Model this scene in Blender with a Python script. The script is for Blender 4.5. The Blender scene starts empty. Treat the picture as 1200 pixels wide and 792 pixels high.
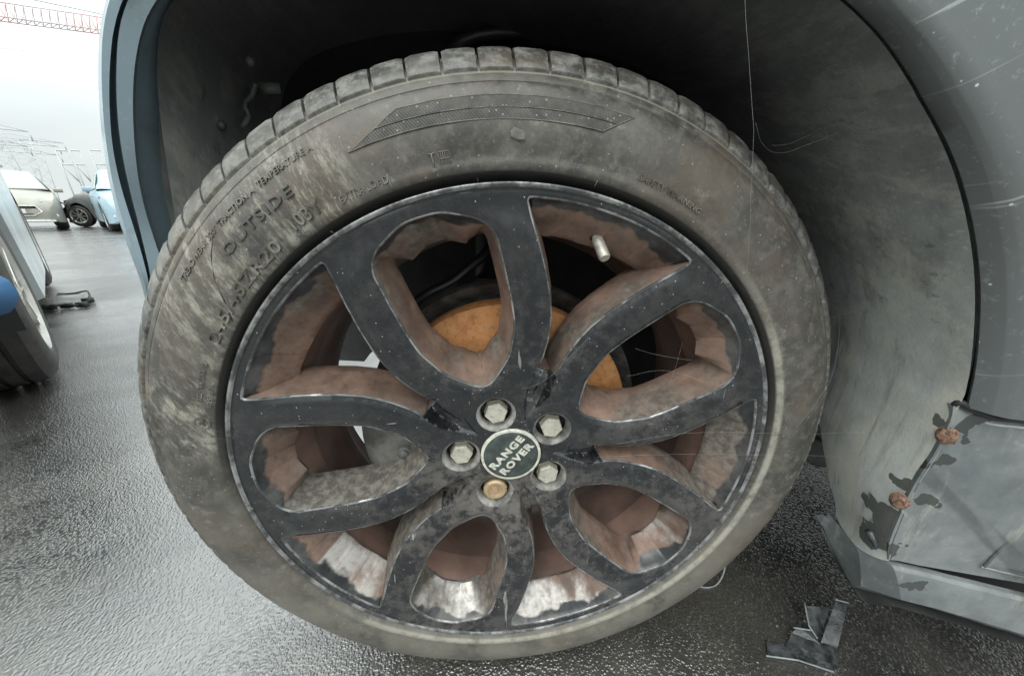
import bpy, bmesh, math, random
from math import sin, cos, pi, radians as rad
from mathutils import Vector, Matrix, noise as mn
from mathutils.geometry import delaunay_2d_cdt
random.seed(7)
S = bpy.context.scene
COL = S.collection

# ------------------------------------------------------------------ camera
CX, CY, CZ = -0.02526507, -0.28277292, 0.6097855
RW = Matrix(((0.99674777, -0.08020605, 0.00780249), (0.02098448, 0.35181958, 0.93583259), (-0.0778045, -0.93262531, 0.35235846)))
FP = 399.14            # focal length in units of a 1200 wide picture
CAM = Vector((CX, CY, CZ))
cd = bpy.data.cameras.new('camera'); cam = bpy.data.objects.new('camera', cd); COL.objects.link(cam)
cam.matrix_world = Matrix.Translation(CAM) @ RW.transposed().to_4x4()
cd.sensor_width = 36; cd.lens = 36 * FP / 1200; cd.clip_start = 0.01; cd.clip_end = 2000
S.camera = cam

# ------------------------------------------------------------------ light
w = bpy.data.worlds.new("World"); S.world = w; w.use_nodes = True
nt = w.node_tree; nt.nodes.clear()
SUN_EL, SUN_ROT = rad(52), rad(200)
ZEN = 3.9             # an overcast sky is about three times brighter overhead than at the horizon
wo = nt.nodes.new('ShaderNodeOutputWorld'); bg = nt.nodes.new('ShaderNodeBackground'); bg.inputs[1].default_value = 0.12
sky = nt.nodes.new('ShaderNodeTexSky'); sky.sky_type = 'NISHITA'; sky.sun_disc = False
sky.sun_elevation = SUN_EL; sky.sun_rotation = SUN_ROT
tc = nt.nodes.new('ShaderNodeTexCoord')
mp = nt.nodes.new('ShaderNodeMapping'); mp.inputs['Scale'].default_value = (1.0, 1.0, 3.2)
nz = nt.nodes.new('ShaderNodeTexNoise'); nz.inputs['Scale'].default_value = 1.6; nz.inputs['Detail'].default_value = 5; nz.inputs['Roughness'].default_value = .5
cr = nt.nodes.new('ShaderNodeValToRGB')
cr.color_ramp.elements[0].position = .32; cr.color_ramp.elements[0].color = (5.6, 6.15, 6.15, 1)
cr.color_ramp.elements[1].position = .68; cr.color_ramp.elements[1].color = (7.2, 7.65, 7.55, 1)
mx = nt.nodes.new('ShaderNodeMix'); mx.data_type = 'RGBA'; mx.inputs[0].default_value = .93
L = nt.links.new
L(tc.outputs['Generated'], mp.inputs[0]); L(mp.outputs[0], nz.inputs[0]); L(nz.outputs[0], cr.inputs[0])
sx = nt.nodes.new('ShaderNodeSeparateXYZ'); L(tc.outputs['Generated'], sx.inputs[0])
gr = nt.nodes.new('ShaderNodeMapRange'); gr.inputs[1].default_value = .12; gr.inputs[2].default_value = .95; gr.inputs[3].default_value = 1.0; gr.inputs[4].default_value = ZEN
L(sx.outputs[2], gr.inputs[0])
vm = nt.nodes.new('ShaderNodeVectorMath'); vm.operation = 'SCALE'; L(cr.outputs[0], vm.inputs[0]); L(gr.outputs[0], vm.inputs[3])
L(sky.outputs[0], mx.inputs[6]); L(vm.outputs[0], mx.inputs[7]); L(mx.outputs[2], bg.inputs[0]); L(bg.outputs[0], wo.inputs[0])
sl = bpy.data.lights.new('sun', 'SUN'); sl.energy = 0.9; sl.angle = rad(25); sl.color = (1, .98, .95)
so = bpy.data.objects.new('sun', sl); COL.objects.link(so)
# light comes from behind the camera and a little to the left, high up
az = rad(-118)
sd = Vector((cos(SUN_EL) * cos(az), cos(SUN_EL) * sin(az), sin(SUN_EL)))
so.rotation_euler = sd.to_track_quat('Z', 'Y').to_euler()
sky.sun_rotation = math.atan2(sd.x, sd.y)
S.view_settings.view_transform = 'Standard'; S.view_settings.look = 'None'; S.view_settings.gamma = 1
S.view_settings.exposure = 0.12

# ------------------------------------------------------------------ pixel -> place helpers
RT = RW.transposed()
def ray(u, v):
    return RT @ Vector(((u - 600) / FP, -(v - 396) / FP, -1))
def at(u, v, Y):
    d = ray(u, v); return CAM + d * ((Y - CY) / d.y)
def ground(u, v, z=0.0):
    d = ray(u, v); return CAM + d * ((z - CZ) / d.z)
HUB = 0.358
BS = rad(10)
BN = Vector((sin(BS), cos(BS), 0)); BX = Vector((cos(BS), -sin(BS), 0))
def bodyp(u, v, c):
    d = ray(u, v); return CAM + d * ((c * cos(BS) - BN.dot(CAM)) / BN.dot(d))
def B(x, c, z):                       # body frame -> world
    return BX * x + BN * (c * cos(BS)) + Vector((0, 0, z))
def body_rt(u, v, c):
    P = bodyp(u, v, c); x = (P - BN * (c * cos(BS))).dot(BX); z = P.z - HUB
    return math.atan2(z, x), math.hypot(x, z)

# ------------------------------------------------------------------ materials
def NM(name):
    m = bpy.data.materials.new(name); m.use_nodes = True
    n = m.node_tree; b = n.nodes['Principled BSDF']
    return m, n, b
class G:
    """small node-graph helper"""
    def __init__(s, name):
        s.m, s.t, s.b = NM(name); s.l = s.t.links.new
        s.co = s.t.nodes.new('ShaderNodeTexCoord').outputs['Object']
    def n(s, typ, **kw):
        x = s.t.nodes.new(typ)
        for k, v in kw.items(): setattr(x, k, v)
        return x
    def noise(s, scale, det=4, rough=.6, co=None, stretch=None, w=0):
        x = s.n('ShaderNodeTexNoise'); x.inputs['Scale'].default_value = scale; x.inputs['Detail'].default_value = det; x.inputs['Roughness'].default_value = rough
        c = co or s.co
        if stretch or w:
            mpn = s.n('ShaderNodeMapping'); mpn.inputs['Scale'].default_value = stretch or (1, 1, 1); mpn.inputs['Location'].default_value = (w, w * .7, w * 1.3)
            s.l(c, mpn.inputs[0]); c = mpn.outputs[0]
        s.l(c, x.inputs['Vector']); return x.outputs[0]
    def voro(s, scale, feat='F1', out=0, co=None, rnd=1):
        x = s.n('ShaderNodeTexVoronoi', feature=feat); x.inputs['Scale'].default_value = scale
        x.inputs['Randomness'].default_value = rnd
        s.l(co or s.co, x.inputs['Vector']); return x.outputs[out]
    def ramp(s, src, a, b, lo=0.0, hi=1.0):
        x = s.n('ShaderNodeMapRange', clamp=True, interpolation_type='SMOOTHSTEP'); s.l(src, x.inputs[0])
        for i, v in zip((1, 2, 3, 4), (a, b, lo, hi)): x.inputs[i].default_value = v
        return x.outputs[0]
    def math(s, op, a, b=None):
        x = s.n('ShaderNodeMath', operation=op)
        for i, v in enumerate((a, b)):
            if v is None: continue
            if isinstance(v, (int, float)): x.inputs[i].default_value = v
            else: s.l(v, x.inputs[i])
        return x.outputs[0]
    def mix(s, f, a, b):
        x = s.n('ShaderNodeMix', data_type='RGBA')
        for i, v in ((0, f), (6, a), (7, b)):
            if isinstance(v, (int, float)): x.inputs[i].default_value = v
            elif isinstance(v, tuple): x.inputs[i].default_value = (*v, 1)
            else: s.l(v, x.inputs[i])
        return x.outputs[2]
    def attr(s, name, out='Fac'):
        x = s.n('ShaderNodeAttribute', attribute_name=name); return x.outputs[out]
    def set(s, col=None, rough=None, metal=None, spec=None, coat=None, coatr=None):
        for k, v in (('Base Color', col), ('Roughness', rough), ('Metallic', metal), ('Specular IOR Level', spec), ('Coat Weight', coat), ('Coat Roughness', coatr)):
            if v is None: continue
            if isinstance(v, tuple): s.b.inputs[k].default_value = (*v, 1)
            elif isinstance(v, (int, float)): s.b.inputs[k].default_value = v
            else: s.l(v, s.b.inputs[k])
        return s
    def bump(s, h, strength=.5, dist=.001):
        x = s.n('ShaderNodeBump'); x.inputs['Strength'].default_value = strength; x.inputs['Distance'].default_value = dist
        s.l(h, x.inputs['Height'])
        if s.b.inputs['Normal'].links: s.l(s.b.inputs['Normal'].links[0].from_socket, x.inputs['Normal'])
        s.l(x.outputs[0], s.b.inputs['Normal']); s.l(x.outputs[0], s.b.inputs['Coat Normal']); return s

def plain(name, col, rough=.5, metal=0, var=.25, sc=30, spec=.5, bump=0.0):
    g = G(name); n = g.noise(sc, 5)
    dk = tuple(c * (1 - var) for c in col); lt = tuple(min(1, c * (1 + var)) for c in col)
    g.set(col=g.mix(g.ramp(n, .3, .7), dk, lt), rough=rough, metal=metal, spec=spec)
    if bump: g.bump(g.noise(sc * 6, 4), bump, .001)
    return g.m

def m_rimface():
    g = G('dusty gloss black paint')
    n1 = g.noise(16, 6, .65); n2 = g.noise(90, 5, .7); n3 = g.noise(5, 3)
    dust = g.math('MULTIPLY', g.ramp(g.math('ADD', g.math('MULTIPLY', n1, .5), g.math('MULTIPLY', n2, .5)), .44, .60), g.ramp(n3, .36, .62, .25, 1))
    # the hub collects more dust than the outer ring
    ln = g.n('ShaderNodeVectorMath', operation='LENGTH'); g.l(g.co, ln.inputs[0])
    hub = g.ramp(ln.outputs['Value'], .06, .22, .85, .30)
    sz = g.n('ShaderNodeSeparateXYZ'); g.l(g.co, sz.inputs[0]); hub = g.math('ADD', hub, g.ramp(g.math('SUBTRACT', g.math('MULTIPLY', sz.outputs[0], .4), sz.outputs[2]), -.02, .18, 0, .45))
    dust = g.math('MULTIPLY', dust, hub)
    sp = g.voro(260); spm = g.ramp(sp, .10, .16, 1, 0)
    rn = g.voro(260, out=1); rs = g.n('ShaderNodeSeparateColor'); g.l(rn, rs.inputs[0])
    spm = g.math('MULTIPLY', spm, g.ramp(rs.outputs[0], .82, .88))
    scb = g.noise(80, 3, .7, co=None, stretch=(.06, 1, 1)); spm = g.math('MAXIMUM', spm, g.ramp(scb, .71, .74, 0, .4)); 
    scr = g.noise(55, 3, .7, stretch=(1, 1, .07)); scm = g.ramp(scr, .70, .73, 0, .35)
    c = g.mix(dust, (.0095, .0105, .0125), g.mix(g.noise(7, 3), (.075, .076, .077), (.145, .125, .108)))
    c = g.mix(g.math('MAXIMUM', g.math('MULTIPLY', spm, .75), scm), c, (.55, .54, .5))
    fg = g.noise(260, 4, .8, w=3); c = g.mix(g.math('MULTIPLY', g.ramp(fg, .58, .70, 0, .45), g.math('ADD', .18, dust)), c, (.27, .255, .225))
    g.set(col=c, rough=g.ramp(dust, 0, .6, .12, .5), coat=g.ramp(dust, 0, .6, .28, .03), coatr=.07, spec=.42)
    g.bump(n2, .14, .0006); g.bump(g.noise(28, 4, .6, w=2), .12, .003)
    return g.m
def m_rimwall():
    g = G('brown brake dust on spoke wall')
    e = g.attr('depth'); o = g.attr('outerwall')
    n1 = g.noise(22, 6, .7); n2 = g.noise(120, 5, .7); n3 = g.noise(7, 4, .6)
    c = g.mix(g.ramp(n1, .3, .7), (.10, .064, .048), (.255, .165, .125))
    c = g.mix(g.ramp(n2, .55, .72, 0, .5), c, (.05, .035, .03))
    # grey dirt instead of brown on some walls
    sx_ = g.n('ShaderNodeSeparateXYZ'); g.l(g.co, sx_.inputs[0]); lft = g.math('MULTIPLY', g.math('SUBTRACT', 1, o), g.math('MULTIPLY', g.ramp(sx_.outputs[0], -.02, -.10), g.ramp(sx_.outputs[2], .09, .03, 0, .9)))
    c = g.mix(g.math('MAXIMUM', g.ramp(n3, .44, .60, 0, .8), lft), c, g.mix(g.ramp(n2, .4, .65), (.075, .070, .06), (.19, .18, .155)))
    # bare scraped alloy patches on the outer wall
    n4 = g.noise(9, 6, .6, stretch=(1.4, 1, .9), w=3.1)
    bare = g.math('MULTIPLY', g.math('MULTIPLY', g.ramp(n4, .44, .56, 0, .8), g.ramp(n2, .3, .6, .55, 1)), g.math('MULTIPLY', o, g.attr('bare')))
    c = g.mix(bare, c, (.50, .48, .45))
    # black paint carries over the edge with a ragged border
    lim = g.math('ADD', g.math('MULTIPLY', o, .27), g.math('MULTIPLY', g.math('SUBTRACT', g.noise(20, 3, .6, w=1), .52), g.math('ADD', .12, g.math('MULTIPLY', o, 1.0))))
    blk = g.ramp(g.math('SUBTRACT', e, lim), -.05, .05, 1, 0)
    c = g.mix(blk, c, g.mix(g.ramp(n1, .4, .7), (.014, .015, .017), (.09, .086, .08)))
    fl = g.voro(150); c = g.mix(g.ramp(fl, .06, .10, .5, 0), c, (.03, .025, .02))
    g.set(col=c, rough=g.mix(bare, g.mix(blk, (.6,) * 3, (.28,) * 3), (.32,) * 3), metal=g.math('MULTIPLY', bare, .35))
    g.bump(g.math('ADD', n2, g.math('MULTIPLY', blk, .6)), .35, .0007)
    return g.m
def m_edge():  # bright alloy colour on the bevels stands in for the sky highlight
    g = G('paint edge with highlight colour'); n = g.noise(35, 5, .7); k = g.ramp(n, .42, .66, .05, .8)
    c = g.mix(k, (.02, .021, .022), (.46, .46, .45)); g.set(col=c, rough=.2, metal=g.math('MULTIPLY', k, .85), coat=.5, coatr=.08); return g.m
def m_rubber(block=False):
    g = G('dirty tyre rubber' + (' block' if block else ''))
    n1 = g.noise(14, 6, .65); n2 = g.noise(75, 6, .72); n3 = g.noise(4, 3)
    c = g.mix(g.ramp(n1, .3, .7), (.036, .034, .030), (.096, .089, .077))
    c = g.mix(g.ramp(n2, .42, .68, 0, .6), c, (.155, .142, .118)); c = g.mix(g.ramp(g.noise(230, 4, .8, w=6), .56, .72, 0, .5), c, (.24, .225, .19))
    c = g.mix(g.ramp(g.noise(9, 5, .6, w=12), .5, .66, 0, .55), c, (.105, .078, .055))
    # pale clay: scuffed patch up front (one place) and a dusty film near the rim low down
    geo = g.n('ShaderNodeSeparateXYZ'); g.l(g.co, geo.inputs[0])
    def blob(px, pz, r, a=.4):
        v = g.n('ShaderNodeVectorMath', operation='DISTANCE'); g.l(g.co, v.inputs[0]); v.inputs[1].default_value = (px, -.0, pz)
        return g.ramp(v.outputs['Value'], r * a, r, 1, 0)
    clay = g.math('MAXIMUM', blob(-.225, .185, .095), blob(-.285, .08, .06))
    clay = g.math('MAXIMUM', clay, blob(-.16, .265, .06))
    st = g.noise(26, 5, .75, stretch=(3.2, 1, .55), w=2)
    rot = g.n('ShaderNodeVectorRotate', rotation_type='Y_AXIS'); rot.inputs['Angle'].default_value = rad(28); g.l(g.co, rot.inputs['Vector'])
    st = g.noise(30, 7, .8, co=rot.outputs[0], stretch=(2.6, 1, .6))
    claym = g.math('MULTIPLY', clay, g.math('MULTIPLY', g.ramp(st, .45, .58), g.ramp(g.noise(95, 6, .85, co=rot.outputs[0], stretch=(2.2, 1, .7), w=4), .40, .55, .15, 1)))
    c = g.mix(g.math('MULTIPLY', claym, g.ramp(n2, .3, .6, .2, .75)), c, (.36, .34, .28))
    low = g.math('MULTIPLY', g.ramp(geo.outputs[2], .05, -.25), g.ramp(n1, .3, .62))
    c = g.mix(g.math('MULTIPLY', low, .5), c, (.20, .182, .148))
    c = g.mix(g.ramp(g.noise(38, 6, .75, w=9), .56, .74, 0, .5), c, (.27, .255, .215))
    sp = g.voro(330); rn = g.voro(330, out=1); rs = g.n('ShaderNodeSeparateColor'); g.l(rn, rs.inputs[0])
    spm = g.math('MULTIPLY', g.ramp(sp, .15, .22, 1, 0), g.ramp(rs.outputs[0], .93, .95))
    c = g.mix(g.math('MULTIPLY', spm, .6), c, (.45, .43, .37))
    if block:
        c = g.mix(g.ramp(n2, .42, .66, .05, .6), c, (.24, .24, .222))
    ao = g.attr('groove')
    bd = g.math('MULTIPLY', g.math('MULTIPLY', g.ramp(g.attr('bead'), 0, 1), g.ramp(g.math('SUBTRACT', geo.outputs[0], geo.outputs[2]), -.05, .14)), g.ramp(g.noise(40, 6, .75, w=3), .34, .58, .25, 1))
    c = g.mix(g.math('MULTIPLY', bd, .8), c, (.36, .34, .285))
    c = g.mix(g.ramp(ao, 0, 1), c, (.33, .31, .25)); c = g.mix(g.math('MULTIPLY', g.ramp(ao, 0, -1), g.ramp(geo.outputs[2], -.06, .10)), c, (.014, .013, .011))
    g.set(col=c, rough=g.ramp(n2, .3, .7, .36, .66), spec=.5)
    g.bump(n2, .4, .0012); g.bump(g.noise(420, 3, .7), .25, .0005); g.bump(st, .25, .001)
    return g.m
def m_asphalt():
    g = G('wet asphalt')
    n0 = g.noise(1.3, 4, .55, w=2.2); n1 = g.noise(9, 5, .6); nb = g.noise(3.2, 5, .6, w=5)
    v = g.voro(260); n2 = g.noise(480, 3, .6)
    rn = g.voro(260, out=1); rs = g.n('ShaderNodeSeparateColor'); g.l(rn, rs.inputs[0])
    c = g.mix(g.ramp(n1, .3, .7), (.028, .027, .025), (.062, .058, .050))
    c = g.mix(g.ramp(nb, .5, .7, 0, .5), c, (.085, .078, .066))
    grain = g.math('MULTIPLY', g.ramp(rs.outputs[0], .78, .95), g.ramp(v, .25, .5, 1, 0))
    c = g.mix(g.math('MULTIPLY', grain, .5), c, (.20, .185, .155))
    tiny = g.voro(120); tn = g.voro(120, out=1); ts = g.n('ShaderNodeSeparateColor'); g.l(tn, ts.inputs[0])
    chip = g.math('MULTIPLY', g.ramp(tiny, .10, .20, 1, 0), g.ramp(ts.outputs[1], .94, .96))
    c = g.mix(g.math('MULTIPLY', chip, g.ramp(ts.outputs[0], .2, 1)), c, (.50, .46, .36))
    wet = g.ramp(n0, .36, .60)
    film = g.math('MULTIPLY', g.ramp(n0, .30, .62, .6, 1), g.ramp(nb, .30, .62, .75, 1))
    g.set(col=c, rough=g.mix(wet, (.42,) * 3, (.24,) * 3), spec=.9, coat=film, coatr=.14); g.b.inputs['Coat IOR'].default_value = 2.2
    h = g.math('ADD', g.math('MULTIPLY', g.ramp(v, .1, .75, 1, 0), .55), g.math('ADD', g.math('MULTIPLY', n2, .22), g.math('MULTIPLY', g.noise(125, 4, .6), 1.0)))
    h = g.math('MULTIPLY', h, g.math('MULTIPLY', g.ramp(n0, .34, .66, 1.1, .55), g.ramp(nb, .35, .65, .75, 1.15)))
    g.bump(h, .8, .0019); g.bump(n1, .3, .004)
    return g.m
HUBZ = .358
def m_paint(name, base, dirt=.5, archtone=1.0):
    g = G(name)
    n1 = g.noise(9, 6, .65); n2 = g.noise(60, 6, .75); n3 = g.noise(3, 4)
    st = g.noise(22, 5, .7, stretch=(1, 1, .10))
    c = g.mix(g.ramp(n3, .3, .7), tuple(x * .88 for x in base), tuple(x * 1.06 for x in base))
    c = g.mix(g.ramp(g.math('ADD', g.math('MULTIPLY', n1, .55), g.math('MULTIPLY', st, .45)), .44, .64, 0, dirt), c, (.115, .115, .10))
    c = g.mix(g.ramp(n2, .58, .78, 0, .35 * dirt), c, (.40, .40, .37))
    sub = g.n('ShaderNodeVectorMath', operation='SUBTRACT'); g.l(g.co, sub.inputs[0]); sub.inputs[1].default_value = (0, 0, HUBZ)
    sm = g.n('ShaderNodeVectorMath', operation='MULTIPLY'); g.l(sub.outputs[0], sm.inputs[0]); sm.inputs[1].default_value = (1, .0, 1)
    sxx = g.n('ShaderNodeSeparateXYZ'); g.l(g.co, sxx.inputs[0])
    dl = g.n('ShaderNodeVectorMath', operation='LENGTH'); g.l(sm.outputs[0], dl.inputs[0])
    rr = g.math('ADD', dl.outputs['Value'], g.math('MULTIPLY', g.math('SUBTRACT', n1, .5), .05))
    c = g.mix(g.math('MULTIPLY', g.math('MULTIPLY', g.ramp(rr, .515, .445, 0, .85), archtone), g.ramp(sxx.outputs[0], .0, .08)), c, (.10, .10, .092))  # tone darkens towards the arch edge, right of the hub only
    sp = g.voro(120); rn = g.voro(120, out=1); rs = g.n('ShaderNodeSeparateColor'); g.l(rn, rs.inputs[0])
    c = g.mix(g.math('MULTIPLY', g.ramp(sp, .08, .13, .8, 0), g.ramp(rs.outputs[0], .88, .9)), c, (.62, .64, .64))
    sc = g.noise(70, 2, .5, stretch=(.06, 1, 1)); 
    rot = g.n('ShaderNodeVectorRotate', rotation_type='Y_AXIS'); rot.inputs['Angle'].default_value = rad(30); g.l(g.co, rot.inputs['Vector'])
    sc2 = g.noise(90, 3, .6, co=rot.outputs[0], stretch=(.05, .05, 1))
    c = g.mix(g.ramp(sc2, .65, .70, 0, .45), c, (.50, .52, .53)); c = g.mix(g.ramp(g.noise(150, 5, .8, w=4), .56, .70, 0, .35), c, (.42, .45, .46)); c = g.mix(g.ramp(g.noise(34, 6, .8, w=8), .54, .68, 0, .35), c, (.12, .135, .14))
    g.set(col=c, rough=g.ramp(n1, .35, .65, .28, .5), metal=.15, coat=.3, coatr=.2)
    g.bump(n2, .18, .0008); g.bump(g.noise(14, 3, .5, w=3), .15, .004)
    return g.m
def m_moulding():
    g = G('dirty black plastic moulding')
    n1 = g.noise(8, 6, .65); n2 = g.noise(70, 6, .75)
    st = g.noise(26, 6, .72, stretch=(2.6, .8, .30)); st2 = g.noise(11, 5, .7, stretch=(2.5, 2.5, .22), w=4)
    geo = g.n('ShaderNodeSeparateXYZ'); g.l(g.co, geo.inputs[0])
    low = g.ramp(geo.outputs[2], .78, .46, .05, 1)          # painted shade: dirt colours fade to near black towards the arch top
    c = g.mix(g.math('MULTIPLY', low, g.ramp(n1, .2, .75, .45, 1)), (.032, .033, .032), (.47, .485, .465))
    c = g.mix(g.math('MULTIPLY', low, g.ramp(st, .45, .60, 0, .75)), c, (.42, .41, .35))
    c = g.mix(g.math('MULTIPLY', low, g.ramp(st2, .52, .68, 0, .55)), c, (.085, .09, .09))
    fs_ = g.noise(120, 3, .7, stretch=(2.6, .8, .10), w=5); c = g.mix(g.math('MULTIPLY', low, g.ramp(fs_, .60, .72, 0, .6)), c, (.50, .49, .43)); dk_ = g.noise(60, 4, .7, stretch=(2.6, .8, .12), w=15); c = g.mix(g.ramp(dk_, .60, .72, 0, .5), c, (.05, .05, .048))
    c = g.mix(g.math('MULTIPLY', low, g.ramp(n2, .60, .78, 0, .55)), c, (.40, .39, .33))
    wp = None
    nn_ = g.n('ShaderNodeTexNoise'); nn_.inputs['Scale'].default_value = 30; nn_.inputs['Detail'].default_value = 4; g.l(g.co, nn_.inputs['Vector'])
    sb_ = g.n('ShaderNodeVectorMath', operation='SUBTRACT'); g.l(nn_.outputs[1], sb_.inputs[0]); sb_.inputs[1].default_value = (.5, .5, .5)
    sc_ = g.n('ShaderNodeVectorMath', operation='SCALE'); g.l(sb_.outputs[0], sc_.inputs[0]); sc_.inputs[3].default_value = .05
    ad_ = g.n('ShaderNodeVectorMath', operation='ADD'); g.l(g.co, ad_.inputs[0]); g.l(sc_.outputs[0], ad_.inputs[1])
    for (p, r) in ((bodyp(1012, 616, .012), .026), (bodyp(1030, 612, .008), .026), (bodyp(1058, 570, .002), .012), (bodyp(1106, 492, .002), .010), (bodyp(1038, 640, .004), .020)):
        v = g.n('ShaderNodeVectorMath', operation='DISTANCE'); v.inputs[1].default_value = tuple(p); g.l(ad_.outputs[0], v.inputs[0]); k = g.ramp(v.outputs['Value'], r, r * .93, 0, 1); wp = k if wp is None else g.math('MAXIMUM', wp, k)
    c = g.mix(g.math('MULTIPLY', wp, .85), c, (.035, .038, .034))
    g.set(col=c, rough=g.mix(wp, (.55,) * 3, (.2,) * 3)); g.bump(n2, .6, .0014); g.bump(g.noise(240, 4, .7), .4, .0006); g.bump(st, .2, .001)
    return g.m
def m_sill():
    g = G('wet dirty sill plastic')
    n1 = g.noise(12, 6, .65); n2 = g.noise(70, 6, .75)
    wetn = g.noise(24, 5, .6, w=7)
    nn_ = g.n('ShaderNodeTexNoise'); nn_.inputs['Scale'].default_value = 26; nn_.inputs['Detail'].default_value = 4; g.l(g.co, nn_.inputs['Vector'])
    sb_ = g.n('ShaderNodeVectorMath', operation='SUBTRACT'); g.l(nn_.outputs[1], sb_.inputs[0]); sb_.inputs[1].default_value = (.5, .5, .5)
    sc_ = g.n('ShaderNodeVectorMath', operation='SCALE'); g.l(sb_.outputs[0], sc_.inputs[0]); sc_.inputs[3].default_value = .085
    ad_ = g.n('ShaderNodeVectorMath', operation='ADD'); g.l(g.co, ad_.inputs[0]); g.l(sc_.outputs[0], ad_.inputs[1]); wco = ad_.outputs[0]
    def near(p, r):
        v = g.n('ShaderNodeVectorMath', operation='DISTANCE'); g.l(g.co, v.inputs[0]); v.inputs[1].default_value = tuple(p); g.l(wco, v.inputs[0]); return g.ramp(v.outputs['Value'], r, 0, 0, 1)
    spots = None
    for p, r in WETSPOTS:
        k = near(p, r); spots = k if spots is None else g.math('MAXIMUM', spots, k)
    wet = g.ramp(g.math('ADD', g.math('MULTIPLY', spots, .55), g.math('MULTIPLY', wetn, .6)), .54, .565)
    dg = g.n('ShaderNodeVectorRotate', rotation_type='Y_AXIS'); dg.inputs['Angle'].default_value = rad(-42); g.l(g.co, dg.inputs['Vector'])
    run = g.ramp(g.noise(14, 3, .5, co=dg.outputs[0], stretch=(.16, .3, 1.6), w=2), .57, .61)
    wet = g.math('MAXIMUM', wet, g.math('MULTIPLY', run, .6))
    c = g.mix(g.ramp(n1, .3, .7), (.10, .112, .116), (.225, .24, .238))
    c = g.mix(g.ramp(g.noise(20, 5, .7, stretch=(2, 2, .4)), .55, .68, 0, .6), c, (.34, .34, .29))
    c = g.mix(g.ramp(n2, .56, .76, 0, .45), c, (.40, .40, .36)); s3 = g.noise(75, 3, .6, co=dg.outputs[0], stretch=(.05, .3, 1)); c = g.mix(g.ramp(s3, .66, .72, 0, .4), c, (.42, .44, .44)); c = g.mix(g.ramp(g.noise(6, 5, .6, w=11), .5, .66, 0, .6), c, (.085, .095, .095))
    c = g.mix(g.math('MULTIPLY', wet, .9), c, (.036, .04, .036))
    g.set(col=c, rough=g.mix(wet, (.42,) * 3, (.15,) * 3)); g.bump(n2, .18, .0008)
    return g.m
def m_rust(name='orange rusted iron', dark=False):
    g = G(name)
    if dark:
        a_ = g.noise(260, 5, .75); c = g.mix(g.ramp(a_, .38, .60), (.07, .035, .022), (.26, .15, .10)); c = g.mix(g.ramp(g.noise(420, 4, .8, w=3), .54, .66, 0, .8), c, (.40, .27, .18)); g.set(col=c, rough=.8); g.bump(a_, .9, .0015); return g.m
    n1 = g.noise(18, 6, .7); n2 = g.noise(110, 5, .7)
    ln = g.n('ShaderNodeVectorMath', operation='LENGTH'); g.l(g.co, ln.inputs[0])
    rg = g.n('ShaderNodeTexNoise', noise_dimensions='1D'); rg.inputs['Scale'].default_value = 420; rg.inputs['Detail'].default_value = 3; g.l(ln.outputs['Value'], rg.inputs['W'])
    c = g.mix(g.ramp(n1, .3, .7), (.42, .15, .035), (.66, .29, .08))
    c = g.mix(g.ramp(rg.outputs[0], .4, .65, 0, .6), c, (.35, .12, .04))
    c = g.mix(g.ramp(n2, .55, .75, 0, .6), c, (.22, .085, .035))
    g.set(col=c, rough=.8, metal=.0); g.bump(n2, .4, .001)
    return g.m
def m_bolt(name, col):
    g = G(name); n1 = g.noise(90, 5, .7)
    c = g.mix(g.ramp(n1, .35, .65), tuple(x * .8 for x in col), col); c = g.mix(g.ramp(g.noise(220, 4, .7), .55, .7, 0, .7), c, (.13, .10, .07))
    g.set(col=c, rough=.45, metal=.35); g.bump(n1, .4, .001); return g.m

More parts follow.
